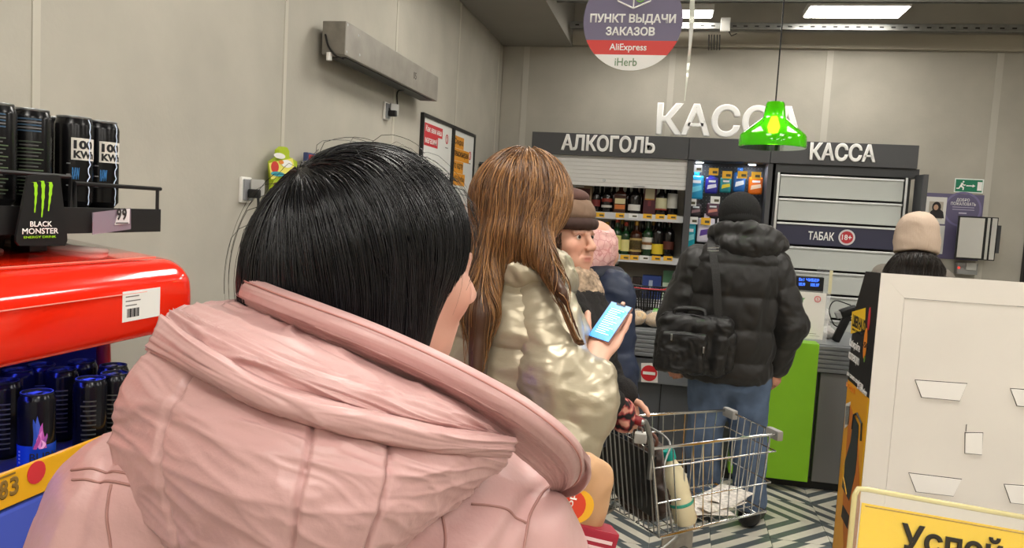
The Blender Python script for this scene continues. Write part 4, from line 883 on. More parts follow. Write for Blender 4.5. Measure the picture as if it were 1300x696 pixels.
q = AX(148, 280, -1.039); text('99', q, UY, UZ, .028, .024, f('2A2628'), tg, .03); part('printed_line', MB().box(AX(147, 284, -1.0395), AX(163, 282.5, -1.039)), f('5A5658'), tg)
t = thing('drink_sign', AX(50, 310, -1.03), 'black tapered energy drink sign with green claw mark on the rack', 'sign')
xs = -1.035
part('board', MB().prism([AX(x, y, xs) for x, y in ((33, 224), (36, 222), (71, 222), (74, 224), (83, 300), (83, 306), (80, 312), (22, 312), (18, 307), (18, 300))], UX, .004), mat('sign_black', '17181A', .4), t)
def claw(pts, wd):
    C = cat_rom([np.array(p, float) for p in pts], 16); L_ = []; R_ = []
    for i, p in enumerate(C):
        k = wd * (.25 + .75 * math.sin(math.pi * min(1, (i + .8) / 16) ** .6)) * (1 + .25 * math.sin(i * 2.3)); L_.append(AX(p[0] - k, p[1], xs + .0045)); R_.append(AX(p[0] + k, p[1], xs + .0045))
    for i in range(15):
        yield [L_[i], R_[i], R_[i + 1], L_[i + 1]]
for pts in (((40, 231.5), (45, 233), (45.5, 250), (44, 270)), ((49, 230), (54.5, 232), (54.5, 255), (53, 276)), ((59.5, 231.5), (64.5, 233), (63.5, 250), (61.5, 268))):
    m = MB()
    for q in claw(pts, 2.3): m.add(q, [(0, 1, 2, 3)])
    part('claw_mark', m, mat('claw_green', '9FE01E', .5), t)
def stx(s, x0, y0, x1, y1, m_, bold=.02):
    a = AX(x0, y1, xs + .005); b_ = AX(x1, y1, xs + .005); zt_ = AX(x0, y0, xs + .005)[2]; text(s, a, UY, UZ, b_[1] - a[1], zt_ - a[2], m_, t, bold)
stx('BLACK', 38, 281, 66, 288, M_whiteL); stx('MONSTER', 28, 290, 74, 297.5, M_whiteL); stx('ENERGY DRINK', 30, 300, 71, 303, mat('claw_green', '8FD01E'), .01)

# cans
M_can = mat('can_black', '121214', .22, .35); M_lid = mat('can_lid', '9FA2A6', .28, 1); M_lidd = mat('can_lid_dark', '3A3B3F', .35, .8)
def can(x, y, z, r, h, label, group, lid=M_lid, body=M_can):
    t_ = thing('drink_can', (x, y, z), label, 'can', group)
    part('body', MB().lathe([(0, 0), (r * .72, 0), (r * .8, .004), (r, .012), (r, h * .9), (r * .97, h * .925), (r * .86, h * .975)], 28, (x, y, z)), body, t_, 'auto')
    part('lid', MB().lathe([(r * .86, h * .972), (r * .885, h * .985), (r * .87, h), (r * .82, h), (r * .8, h * .972), (0, h * .972)], 28, (x, y, z)), lid, t_, 'auto')
    part('pull_tab', MB().obox((x, y - .004, z + h * .985), [UX, UY, UZ], (r * .22, r * .36, .0012), .001), lid, t_)
    return t_
def wrap_patch(t_, x, y, z, r, a0, a1, z0, z1, m_, name): return part(name, MB().lathe([(r, z0), (r, z1)], 14, (x, y, z), None, a0, a1), m_, t_, True)
def wrap_line(t_, x, y, z, r, pts, wd, m_, name):
    m = MB(); P = [np.array(p, float) for p in pts]
    for a, b_ in zip(P[:-1], P[1:]):
        d = unit(b_ - a); n = np.array((-d[1], d[0])) * wd; q = [a - n, a + n, b_ + n, b_ - n]
        m.add([(x + r * math.cos(u_[0] / r), y + r * math.sin(u_[0] / r), z + u_[1]) for u_ in q], [(0, 1, 2, 3)])
    return part(name, m, m_, t_)
M_bolt = mat('lightning_print', 'D6E6FF', .4)
def kw_can(x, y, label, turn):
    r, h = .033, .168; t_ = can(x, y, zr, r, h, label, 'cans on the top rack'); va = math.atan2(-y, -x); a = va + turn
    wrap_patch(t_, x, y, zr, r + .0004, a - .68, a + .75, .088, .128, f('DAD7CF'), 'white_panel')
    text('100', (0, 0, zr + .108), UX, UZ, .036, .016, f('17171A'), t_, .05, cyl=((x, y), r + .0007, a - .56)); text('KWh', (0, 0, zr + .091), UX, UZ, .04, .014, f('17171A'), t_, .05, cyl=((x, y), r + .0007, a - .56))
    rr = random.Random(3); zs_ = np.linspace(.006, .163, 22); wrap_line(t_, x, y, zr, r + .0011, [(r * (a + .28) + rr.uniform(-.0035, .0035), q) for q in zs_], .0012, M_bolt, 'lightning')
    text('RAW', (0, 0, zr + .052), UX, UZ, .012, .022, f('3A86C8'), t_, .03, cyl=((x, y), r + .0006, a - .62)); 
    for k in range(3): wrap_patch(t_, x, y, zr, r + .0005, a - .9, a - .7, .04 + k * .02, .042 + k * .02, f('8D8D90'), 'small_print')
yk_ = lambda px, X: AX(px, 250, X)[1]
kw_can(-1.10, yk_(93, -1.10), 'tall black can with white panel, left of the lightning pair', .55)
kw_can(-1.10, yk_(93, -1.10) + .069, 'tall black can with white panel, right end of the rack', .62)
for i, (X, px, lb) in enumerate(((-1.10, 38, 'tall black can with fine print behind the claw mark sign'), (-1.10, -8, 'tall black can cut by the left edge on the rack'))):
    Y = yk_(px, X); t_ = can(X, Y, zr, .033, .168, lb, 'cans on the top rack'); va = math.atan2(-Y, -X)
    for k in range(16): wrap_patch(t_, X, Y, zr, .0334, va - .6 + .1 * math.sin(k), va + .5 + .15 * math.sin(k * 2.1), .02 + k * .006, .0222 + k * .006, f(('3F4A3C', '4A5A3E', '50504E')[k % 3]), 'small_print')
    for k in range(5): wrap_patch(t_, X, Y, zr, .0334, va - .7, va + .5, .128 + k * .005, .1305 + k * .005, f(('33506A', '6A6A6C')[k % 2]), 'small_print')
for X, px, lb in ((-1.17, 66, 'black can in second row behind the lightning can'), (-1.17, 22, 'black can in second row behind the fine print can'), (-1.17, 108, 'black can in second row near the rack end')):
    can(X, yk_(px, X), zr, .033, .168, lb, 'cans on the top rack')
M_burn = mat('can_burn', '14151C', .2, .3); M_bblue = mat('burn_blue', '1F4FD0', .25, .3)
def slim(px, py, label, face=0, zt_=zcan + .134):
    p = AZ(px, py, zt_); x, y = p[0], p[1]; r, h = .0275, .134; t_ = can(x, y, zt_ - h, r, h, label, 'slim cans in the red cooler', M_lidd, M_burn); va = math.atan2(-y, -x); z = zt_ - h
    if face:
        wrap_patch(t_, x, y, z, r + .0004, va - 1.5, va + 1.5, .012, .05, M_bblue, 'blue_base')
        for k, (o, hh, col) in enumerate(((-.1, .095, '2E56B8'), (.12, .1, '3F5FC4'), (.32, .088, 'C45AB8'), (.2, .075, 'E58AD8'), (.42, .07, '9A4AA8'), (.02, .07, 'B84E9E'), (.27, .06, 'F3B8EA'))):
            wd = .16 - .012 * k; m = MB(); n = 7
            L_ = [((o + .10 * math.sin(q / 6 * 4 + k)) - wd * math.sin(math.pi * (.25 + .75 * q / 6)) ** .8, .045 + (hh - .045) * q / 6) for q in range(n)]; R_ = [((o + .10 * math.sin(q / 6 * 4 + k)) + wd * math.sin(math.pi * (.25 + .75 * q / 6)) ** .8, .045 + (hh - .045) * q / 6) for q in range(n)]
            for q in range(n - 1): m.add([(x + (r + .0007 + k * .0002) * math.cos(va + s_[0]), y + (r + .0007 + k * .0002) * math.sin(va + s_[0]), z + s_[1]) for s_ in (L_[q], R_[q], R_[q + 1], L_[q + 1])], [(0, 1, 2, 3)])
            part('flame', m, mat('flame_' + col, col, .4), t_)
        text('BURN', (0, 0, z + .024), UX, UZ, .045, .014, f('101530'), t_, .01, cyl=((x, y), r + .001, va - .35))
        for k in range(4): wrap_patch(t_, x, y, z, r + .0006, va - 1.1, va - .95, .02 + .006 * k, .023 + .006 * k, f('8FA0C8'), 'small_print')
    else:
        for k in range(10): wrap_patch(t_, x, y, z, r + .0004, va - .5 + .1 * math.sin(k * 3), va + .35, .02 + k * .0085, .0225 + k * .0085, f('4A4A48'), 'small_print')
slim(47, 497, 'slim can with pink flame print at front of cooler shelf', 1)
for px, py, lb in ((5, 483, 'dark slim can at left edge beside the flame can'), (115, 480, 'dark slim can nearest the pink shoulder'), (79, 468, 'dark slim can directly behind the flame can'), (104, 458, 'dark slim can in back row under red canopy'), (144, 463, 'dark slim can at far right end, back row'), (146, 473, 'dark slim can at far right end, front row'), (22, 469, 'dark slim can in second row near left edge'), (52, 462, 'dark slim can in back row near left')): slim(px, py, lb)
slim(25, 685, 'lower shelf can with silver lid beside pink sleeve', 0, .86 + .134)

# ------------------------------------------------------------------ cardboard display on the right
t = thing('cardboard_display', (.8, 2.27, 0), 'tall white backed cardboard display with black and yellow printed side', 'cardboard display')
bx0, bx1, by0, by1, bzt = .533, 1.22, 2.145, 2.40, 1.476
M_cw = mat('white_cardboard', 'E3DDD4', .75, noise=.035, nscale=5, bump=.08, bscale=40); M_cb = mat('black_print', '1A1918', .45); M_cy = mat('yellow_print', 'E8A518', .45)
fl = .06
part('side_flap', MB().prism([(bx0, by0, 0), (bx0 + fl, by0, 0), (bx0 + fl, by0, bzt - fl), (bx0, by0, bzt)], UY, .004), M_cw, t)
part('top_flap', MB().prism([(bx0, by0, bzt), (bx0 + fl + .0006, by0, bzt - fl), (bx1, by0, bzt - fl), (bx1, by0, bzt)], UY, .004), M_cw, t)
part('back_panel', MB().box((bx0 + fl + .0012, by0 + .0015, 0), (bx1, by0 + .005, bzt - fl - .0012)), M_cw, t)
zsp = AX(1102, 505, bx0)[2]
part('printed_side', MB().prism([(bx0, by0 + .004, zsp), (bx0, by1, zsp), (bx0, by1, 1.345), (bx0, 2.31, bzt - .006), (bx0, by0 + .004, bzt)], UX, .004), M_cb, t)
part('printed_side_lower', MB().box((bx0, by0 + .004, 0), (bx0 + .004, by1, zsp - .0005)), M_cy, t)
part('edge_strip', MB().box((bx0 - .0004, by0, 0), (bx0 + .001, by0 + .014, zsp)), f('F0B81E'), t)
part('front_skirt', MB().box((bx0, by1 - .004, 0), (bx1, by1, 1.1)), M_cy, t); part('far_side', MB().box((bx1 - .004, by0, 0), (bx1, by1, bzt - .01)), M_cb, t)
for z in (.4, .8, 1.1): part('shelf', MB().box((bx0 + .005, by0 + .006, z), (bx1 - .005, by1 - .005, z + .006)), M_cw, t)
def tab(pts, name='cut_tab'):
    P = [AY(x, y, by0 + .0015) for x, y in pts]; part('cut_line', MB().prism([p + (0, .0008, 0) for p in [P[0] + (-.002, 0, .002), P[1] + (.002, 0, .002), P[2] + (.001, 0, -.002), P[3] + (-.001, 0, -.002)]], -UY, .0012), f('3A3430'), t)
    part(name, MB().prism(P, -UY, .0035), mat('tab_cardboard', 'EFEBE5', .7), t)
tab(((1162, 483), (1227, 487.5), (1218, 508.5), (1170, 504))); tab(((1283, 494), (1349, 498), (1340, 519), (1291, 515))); tab(((1154, 601), (1220, 609), (1210, 629.5), (1163, 624))); tab(((1275, 615.5), (1341, 620), (1332, 643), (1283, 638)))
tab(((1225.5, 550), (1247, 550), (1246, 577), (1225, 575))); part('cut_slit', MB().box(AY(1226, 548, by0) , AY(1227.6, 539, by0) + (0, .004, 0)), f('2E2926'), t)
sx_ = bx0 - .0006; UM = -UY
def sq(px0, py0, px1, py1, m_, name, th=.0006, off=0):
    P = [AX(px0, py0, sx_ - off), AX(px1, py0, sx_ - off), AX(px1, py1, sx_ - off), AX(px0, py1, sx_ - off)]
    return part(name, MB().prism(P, -UX, th), m_, t)
def stt(s, px0, py0, px1, py1, m_, bold=.02, off=.0008):
    a = AX(px0, py1, sx_ - off); b_ = AX(px1, py1, sx_ - off); text(s, a, UM, UZ, abs(b_[1] - a[1]), AX(px0, py0, sx_ - off)[2] - a[2], m_, t, bold)
part('logo_field', MB().prism([AX(x, y, sx_) for x, y in ((1082, 396), (1099, 391), (1098, 419), (1080, 424))], -UX, .0006), f('F0C41E'), t)
stt('LIBERHAUS', 1082, 398, 1098, 414, f('1A1918'), .03); stt('ИНСТРУМЕНТ', 1082, 416, 1097, 419, f('1A1918'), .01)
part('red_oval', MB().lathe([(0, 0), (1, 0), (1, .0006), (0, .0006)], 18, AX(1103.5, 405, sx_), [UM * .012, UZ * .032, -UX]), f('C8323A'), t)
stt('Собирайте', 1078, 428, 1092, 441, M_whiteL, .02); stt('коллекцию', 1077, 445, 1091, 457, M_whiteL, .02)
part('discount_disc', MB().lathe([(0, 0), (1, 0), (1, .0006), (0, .0006)], 20, AX(1098.5, 436, sx_), [UM * .017, UZ * .042, -UX]), f('E88A1E'), t); stt('-50', 1095, 432, 1102, 440, f('2A1A0A'), .03)
part('green_mark', MB().lathe([(0, 0), (1, 0), (1, .0006), (0, .0006)], 12, AX(1097.5, 456, sx_), [UM * .006, UZ * .009, -UX]), f('6FA03A'), t)
stt('для своего хозяйства', 1075, 469, 1097, 477, M_whiteL, .01); stt('со скидкой', 1074, 481, 1086, 492, f('E88A1E'), .02); stt('за наклейки', 1088, 485, 1101, 493, M_whiteL, .01)
part('orange_shape', MB().prism([AX(x, y, sx_) for x, y in ((1079, 512), (1089, 545), (1092, 640), (1086, 700), (1071, 700), (1070, 640), (1075, 560))], -UX, .0006), f('C8731E'), t)
part('printed_case', MB().prism([AX(x, y, sx_ - .0008) for x, y in ((1084, 527), (1090, 540), (1088, 580), (1086, 600), (1078, 636), (1069, 618), (1073, 585), (1080, 560))], -UX, .0006), f('24302E'), t)
part('case_handle', MB().tube([AX(x, y, sx_ - .001) for x, y in ((1082, 545), (1084, 527), (1088, 525), (1094, 538), (1093, 560))], .003, 6), f('1E2422'), t)
part('case_edge', MB().tube([AX(x, y, sx_ - .0016) for x, y in ((1072, 590), (1071, 606), (1075, 628))], .0025, 6), f('D8A53A'), t)
part('printed_case_base', MB().prism([AX(x, y, sx_ - .0012) for x, y in ((1070, 641), (1078, 655), (1076, 672), (1068, 656))], -UX, .0006), f('241C14'), t)
part('white_patch', MB().prism([AX(x, y, sx_) for x, y in ((1074, 513), (1080, 510), (1078, 539), (1072, 544))], -UX, .0006), f('DDDCD4'), t)
for k in range(5): part('patch_line', MB().prism([AX(x + k * 1.0, y, sx_ - .0007) for x, y in ((1074.3, 516), (1074.8, 515.6), (1073.4, 539), (1072.9, 539.5))], -UX, .0004), f('3A3834'), t)

# yellow sign in clear sleeve
P0 = D(1086, 619, .80); us = unit(D(1300, 657, .815) - P0); vs = P0 - D(1078.5, 696, .79); vs = unit(vs - us * (vs @ us)); ns = np.cross(us, vs)
t = thing('yellow_sale_sign', P0 - vs * .22, 'yellow sale sign in clear plastic sleeve at bottom right', 'sign')
part('clear_sleeve', MB().obox(P0 + us * .15 - vs * .105, [us, vs, ns], (.15, .105, .0022), .002), mat('sleeve_plastic', 'FFFBEA', .12, alpha=.10), t)
part('yellow_sheet', MB().obox(P0 + us * .1545 - vs * .1125, [us, vs, ns], (.146, .0985, .0006)), mat('sale_yellow', 'F0C814', .5), t)
part('sleeve_bead', MB().tube([P0 - vs * .2, P0 - vs * .008 , P0 + us * .003 - vs * .001, P0 + us * .012, P0 + us * .3], .0028, 8), mat('bead_plastic', 'E8DCA0', .2, alpha=.6), t, True)
part('sheet_fold', MB().tube([P0 + us * .012 - vs * .0165 + ns * .001, P0 + us * .296 - vs * .0165 + ns * .001], .0007, 6), f('B08A12'), t)
text('Успей', P0 + us * .0515 - vs * .0525 + ns * .0027, us, vs, .112, .027, f('2A2418'), t, .03)
q = P0 + us * .15 - vs * .2; part('stand_pole', MB().tube([q, (q[0], q[1], .02)], .008, 10), M_alu, t); part('stand_base', MB().lathe([(0, 0), (.09, 0), (.09, .012), (0, .02)], 24, (q[0], q[1], 0)), M_dark2, t)

# ------------------------------------------------------------------ shopping cart
rn, fn, ff_, rf = [np.array(p + (.85,)) for p in ((-.014, 2.486), (.419, 2.846), (.262, 3.126), (-.227, 2.79))]
bn, bfn, bff, bf = [np.array(p + (.56,)) for p in ((.03, 2.50), (.40, 2.86), (.24, 3.10), (-.175, 2.75))]
t = thing('shopping_cart', (.1, 2.8, 0), 'chrome wire shopping cart with a milk bottle inside', 'shopping cart')
lerp = lambda a, b_, k: a + (b_ - a) * k
part('top_rim', MB().tube([rn, fn, ff_, rf], .0055, 8, closed=True), M_chrome, t, True)
for z in (.22, .62): part('side_wire', MB().tube([lerp(rn, bn, z), lerp(fn, bfn, z), lerp(ff_, bff, z), lerp(rf, bf, z)], .0032, 6), M_chrome, t, True)
part('bottom_rim', MB().tube([bn, bfn, bff, bf], .005, 8, closed=True), M_chrome, t, True)
for n, (a, b_, c_, d_) in ((13, (rn, fn, bn, bfn)), (12, (rf, ff_, bf, bff)), (8, (fn, ff_, bfn, bff))):
    for k in range(1, n): part('upright_wire', MB().tube([lerp(a, b_, k / n), lerp(c_, d_, k / n)], .0022, 5), M_chrome, t)
for k in range(1, 11): part('floor_wire', MB().tube([lerp(bn, bfn, k / 11), lerp(bf, bff, k / 11)], .0022, 5), M_chrome, t)
for k in range(1, 5): part('floor_wire', MB().tube([lerp(bn, bf, k / 5), lerp(bfn, bff, k / 5)], .0022, 5), M_chrome, t)
g = part('rear_gate', MB().tube(cat_rom([bn + (.0, 0, 0), rn, rn + (-.02, .03, .06), lerp(rn, rf, .5) + (-.03, -.02, .1), rf + (0, -.03, .06), rf, bf], 40), .005, 8), M_chrome, t, True)
for k in range(1, 12): part('gate_wire', MB().tube([lerp(rn, rf, k / 12) + (0, 0, .05), lerp(bn, bf, k / 12)], .0026, 5), M_galv, g)
part('gate_flap', MB().obox((lerp(rn, rf, .5) + lerp(bn, bf, .5)) / 2 + (.012, .012, .01), [unit(rf - rn), unit(np.cross(unit(rf - rn), UZ)), UZ], (.15, .004, .1), .003), M_black, t)
part('seat_loop', MB().tube(cat_rom([lerp(rf, ff_, .2), lerp(rf, ff_, .25) + (0, -.1, .02), lerp(rn, fn, .12) + (0, .08, .0), lerp(rn, fn, .1) + (0, .0, -.08), lerp(bn, bfn, .12)], 30), .004, 7), M_galv, t, True)
for p in (fn, ff_): part('corner_cap', MB().obox(p + unit((lerp(fn, ff_, .5) - p)) * .022 + (0, 0, -.006), [unit(ff_ - fn), unit(np.cross(UZ, ff_ - fn)), UZ], (.036, .012, .018), .008), mat('corner_grey', '9B9A97', .5), t, 'auto')
hd0, hd1 = np.array((-.05, 2.40, .955)), np.array((-.29, 2.70, .955))
part('handle', MB().tube([hd0, hd1], .014, 10), mat('handle_red', '8A1F24', .4), t, True)
for a, b_ in ((hd0, rn), (hd1, rf)): part('handle_arm', MB().tube(cat_rom([b_ + (0, 0, -.1), b_, lerp(a, b_, .4) + (0, 0, .03), a], 14), .009, 8), M_galv, t, True)
part('token_lock', MB().box(lerp(rn, rf, .18) + (-.02, -.02, .0), lerp(rn, rf, .18) + (.02, .015, .035), .008), M_white, t, 'auto')
for a, b_, s_ in ((bn, bfn, -1), (bf, bff, 1)):
    fw = lerp(a, b_, .92); bw = lerp(a, b_, -.12); fw = np.array((fw[0], fw[1], 0)); bw = np.array((bw[0], bw[1], 0))
    part('chassis_tube', MB().tube(cat_rom([lerp(a, b_, .15) + (0, 0, -.01), bw + (0, 0, .45), bw + (0, 0, .2), bw + (0, 0, .15), fw + (0, 0, .17)], 24), .011, 8), M_galv, t, True)
    for q in (fw, bw):
        w_ = part('wheel', MB().lathe([(0, -.014), (.045, -.014), (.06, -.009), (.062, 0), (.06, .009), (.045, .014), (0, .014)], 20, q + (0, 0, .062), [UY, UZ, UX]), mat('wheel_grey', '55565A', .5), t, 'auto')
        part('fork', MB().obox(q + (0, 0, .1), [UX, UY, UZ], (.024, .012, .05), .004), M_galv, w_)
pl = lerp(bn, bfn, .06) + (0, -.01, -.045)
part('bracket_plate', MB().obox(lerp(bn, bfn, .16) + (0, -.004, -.05), [unit(bfn - bn), unit(np.cross(UZ, bfn - bn)), UZ], (.07, .003, .045), .003), M_galv, t)
part('bracket_hub', MB().lathe([(0, .012), (.03, .01), (.04, 0), (0, -.002)], 20, lerp(bn, bfn, .2) + (.004, -.012, -.085), [unit(bfn - bn), UZ, -unit(np.cross(UZ, bfn - bn))]), M_chrome, t, True)
# goods in the cart
mid = lambda u_, v_: lerp(lerp(bn, bfn, u_), lerp(bf, bff, u_), v_)
c_ = mid(.12, .56); ax_ = unit((bf - bn) * (1, 1, 0)); fw_ = unit((bfn - bn) * (1, 1, 0)); R_ = [ax_, fw_, UZ]
t = thing('dark_shopping_bag', c_, 'dark patterned shopping bag slumped at the rear of the cart', 'bag')
Fd = Field(); Fd.ell(c_ + (0, 0, .10), (.14, .055, .11), R_, .03).ell(c_ + (0, 0, .17) + fw_ * .01, (.12, .045, .1), R_, .04).ell(c_ + fw_ * .035 + (0, 0, .07), (.11, .05, .07), R_, .03)
soft('sack', Fd, mat('dark_bag_print', '4A3A33', .45, noise=.75, nscale=22), t, .007, 1, crinkle(.009, 22, 3))
for s_ in (-1, 1): part('handle', MB().tube(cat_rom([c_ + ax_ * .05 * s_ + (0, 0, .24), c_ + ax_ * .06 * s_ + (0, 0, .28), c_ + ax_ * .02 * s_ + (0, 0, .29), c_ + ax_ * .03 * s_ + (0, 0, .24)], 12), .006, 6), mat('brown_strap', '6A4436', .6), t, True)
q = AZ(871, 664, .578); ml = cdir(-.24, .95, -.05)
t = thing('milk_bottle', q, 'white plastic milk bottle with teal cap leaning in the cart', 'bottle')
xa_ = unit(np.cross(ml, UY)); Rm = np.array([xa_, np.cross(ml, xa_), ml])
part('body', MB().lathe([(0, 0), (.034, 0), (.039, .01), (.039, .1), (.037, .108), (.039, .116), (.039, .15), (.034, .18), (.02, .21), (.015, .222), (.015, .23)], 24, q, Rm), mat('milk_plastic', 'E3D8B4', .35), t, 'auto')
part('cap', MB().lathe([(.019, .222), (.02, .226), (.02, .25), (.018, .254), (0, .255)], 20, q, Rm), mat('teal_cap', '17A79A', .35), t, 'auto')
part('neck_ring', MB().lathe([(.0395, .066), (.0405, .068), (.0405, .075), (.0395, .077)], 24, q, Rm), mat('teal_ring', '3FA58C', .4), t)
part('printed_band', MB().lathe([(.0396, .082), (.0396, .112)], 20, q, Rm, math.radians(170), math.radians(300)), mat('milk_print', 'B98F6A', .5, noise=.9, nscale=90), t, True)
part('printed_base', MB().lathe([(.0396, .012), (.0396, .03)], 20, q, Rm, math.radians(170), math.radians(300)), f('D9A56A'), t, True)
t = thing('leaflet_pile', mid(.68, .35), 'crumpled printed leaflets lying on the cart floor', 'leaflets')
for k in range(3):
    c2 = mid(.52 + .15 * k, .3 + .06 * k) + (0, 0, .012 + .006 * k); rows = []
    a = .5 + .3 * k; e1 = np.array((math.cos(a), math.sin(a), 0)); e2 = np.array((-math.sin(a), math.cos(a), 0)); r2 = np.random.default_rng(k)
    rows = [[c2 + e1 * (i - 2) * .05 + e2 * (j - 2) * .034 + UZ * r2.uniform(0, .012) for j in range(5)] for i in range(5)]
    sheet('leaflet', rows, mat('leaflet_print', 'DCD5CC', .5, noise=.4, nscale=70), t, 20, 20, .0015)
# ------------------------------------------------------------------ people
M_skin = mat('skin', 'D8A48C', .5, vcol=True, bump=.12, bscale=260, bdist=.0006)
def frame_of(fwd, up=UZ):
    fwd = unit(fwd); r = unit(np.cross(fwd, up)); return r, fwd, np.cross(r, fwd)
def head_prims(F, c, fr, s=1.0, old=False):
    r, fw, u = fr; R = np.array([r, fw, u]); L = lambda x, y, z: np.array(c) + s * (x * r + y * fw + z * u)
    e = lambda p, rad, k=.02, op='u': F.ell(L(*p), np.array(rad) * s, R, k, op)
    e((0, -.012, .03), (.076, .095, .085)); e((0, .028, -.03), (.061, .066, .085), .03); e((0, .045, -.072), (.046, .046, .038), .03)
    e((0, .078, -.094), (.02, .015, .016), .02)
    for x in (-1, 1):
        e((x * .042, .066, -.024), (.024, .022, .026), .02)
        e((x * .032, .101, .006), (.018, .013, .010), .012, 's')
        e((x * .032, .0775, .006), (.0145, .0125, .0125), .004)
        e((x * .079, -.005, -.008), (.009, .019, .031), .006); e((x * .084, .0, -.006), (.005, .009, .018), .004, 's')
        F.cap(L(x * .018, .0915, .021), L(x * .047, .078, .020), .0085 * s, .006 * s, .01)
        e((x * .0115, .1045, -.031), (.0085, .010, .0075), .006)
        if old: F.cap(L(x * .017, .097, -.034), L(x * .034, .08, -.066), .004 * s, .003 * s, .006, op='s'); e((x * .04, .062, -.066), (.018, .018, .02), .02)
    F.cap(L(0, .091, .014), L(0, .1155, -.025), .008 * s, .0115 * s, .012)
    e((0, .0935, -.0575), (.023, .009, .0055), .006); e((0, .0925, -.0685), (.020, .009, .0065), .006)
    F.cap(L(-.021, .101, -.0628), L(.021, .101, -.0628), .0016 * s, .0016 * s, .003, op='s')
    return L
def hand_prims(F, w_, d, n, side, curl=(.5, .6, .5), s=1.0, spread=.0, thumb=(.55, .75, .25), tc=.3):
    d = unit(d); n = unit(n - d * (n @ d)); l = np.cross(d, n) * side; w_ = np.array(w_, float)     # l = thumb side
    F.cap(w_, w_ + d * .03 * s, .026 * s, .03 * s, .01, flat=(n, 1.4))
    F.ell(w_ + d * .05 * s, np.array((.042, .05, .0165)) * s, [l, d, n], .012)
    for i in range(4):
        o = (.029 - .0195 * i); b_ = w_ + (d * (.082 - .004 * abs(i - 1)) + l * o) * s; dd = unit(d + l * (1.5 - i) * spread); ln = np.array((.043, .027, .021)) * s * (.93, 1.03, .97, .78)[i]; rd = .0088 * s; a = 0
        F.cap(b_ - dd * .02 * s, b_, rd * 1.05, rd, .006)
        for j in range(3):
            a += curl[j] if not isinstance(curl[0], (tuple, list)) else curl[i][j]
            q = dd * math.cos(a) + n * math.sin(a); e_ = b_ + q * ln[j]; F.cap(b_, e_, rd, rd * .9, .005); b_ = e_; rd *= .9
    b_ = w_ + (d * .028 + l * .03) * s; t0 = unit(d * thumb[0] + l * thumb[1] + n * thumb[2]); rd = .0115 * s; F.cap(w_ + d * .02 * s + l * .01 * s, b_, .016 * s, .014 * s, .012)
    for j, ln in enumerate((.036, .03, .025)):
        q = unit(t0 + (d * .8 + n * .5 - l * .5) * tc * j); e_ = b_ + q * ln * s; F.cap(b_, e_, rd, rd * .9, .006); b_ = e_; rd *= .9
def body_prims(F, J):
    F.cap(J['neck'] + (J['head'] - J['neck']) * .55, J['neck'], .05, .056, .03)
    F.cap(J['neck'], (J['shL'] + J['shR']) / 2 - (0, 0, .06), .06, .085, .05)
    F.cap(J['shL'], J['shR'], .05, .05, .05)
    ch = (J['shL'] + J['shR']) / 2; hp = (J['hipL'] + J['hipR']) / 2; ax = unit((J['shR'] - J['shL']) * (1, 1, 0)); R = [ax, np.cross(UZ, ax), UZ]
    F.ell(ch - (0, 0, .14), (.15, .1, .18), R, .06); F.ell((ch + hp) / 2 - (0, 0, .05), (.125, .09, .18), R, .06); F.ell(hp, (.15, .1, .12), R, .06)
    for s in 'LR':
        F.chain([J['sh' + s], J['el' + s], J['wr' + s]], [.048, .037, .027], .02)
        F.chain([J['hip' + s], J['kn' + s], J['an' + s]], [.078, .05, .037], .03)
        F.cap(J['an' + s] + (0, 0, -.03), J['an' + s] + J['toe'] * .13 + (0, 0, -.05), .036, .026, .02)
def skin_cols(L=None, base='D8A48C', old=False, hairmask=None):
    b = np.array(lin(base))
    def fn(V):
        c = np.tile(b, (len(V), 1)) * (1 + .06 * fbm(V * 40, 2)[:, None])
        if L is not None:
            def blob(p, rad, col, k=1.0):
                d = np.linalg.norm((V - L(*p)), axis=1) / rad; w_ = (k * np.exp(-d ** 2 * 1.5))[:, None]; c[:] = c * (1 - w_) + np.array(lin(col)) * w_
            for x in (-.012, 0, .012): blob((x, .1, -.063), .011, 'B0645C', .85)
            for x in (-1, 1): blob((x * .045, .08, -.03), .03, 'D08A76', .6); blob((x * .032, .1, -.006), .014, 'B98876', .5); blob((x * .02, .097, .024), .008, '6A4A3C', .7); blob((x * .032, .09, .027), .008, '5A3E32', .8); blob((x * .043, .083, .024), .008, '6A4A3C', .7)
            blob((0, .116, -.028), .014, 'CF8878', .5)
        return c
    return fn
def puff(A, per, ph=0): return lambda s: A * (np.sqrt(np.maximum(0, 1 - (2 * ((s / per + ph) % 1) - 1) ** 2)) - .6)
def legs(t, J, m_, r=(.1, .075, .065), shoe=None, vox=.01, disp=None, shoe_len=.2):
    F = Field()
    for s in 'LR': F.chain([J['hip' + s], J['kn' + s], J['an' + s] + (0, 0, .06)], r, .03)
    hp = (J['hipL'] + J['hipR']) / 2; ax = unit((J['hipR'] - J['hipL']) * (1, 1, 0)); F.ell(hp + (0, 0, .03), (.185, .13, .13), [ax, np.cross(UZ, ax), UZ], .05)
    soft('trousers', F, m_, t, vox, 2, disp)
    for s in 'LR':
        F = Field(); a = J['an' + s] * (1, 1, 0); d = J['toe']
        F.cap(a + (0, 0, .05) - d * .03, a + (0, 0, .04) + d * shoe_len * .75, .047, .036, .03, flat=(UZ, 1.0)); F.cap(a + (0, 0, .05), a + (0, 0, .11), .05, .05, .03)
        F._add(lambda P: P[:, 2] - .0, (-9, -9, -9), (9, 9, .0), .004, 's') if False else None
        V, Q = F.nets(.008); V = relax(V, Q, 1); V[:, 2] = np.maximum(V[:, 2], .0); put('shoe', np_mesh('shoe', V, Q, shoe or M_shoe), t)
M_shoe = mat('black_leather', '161514', .4)
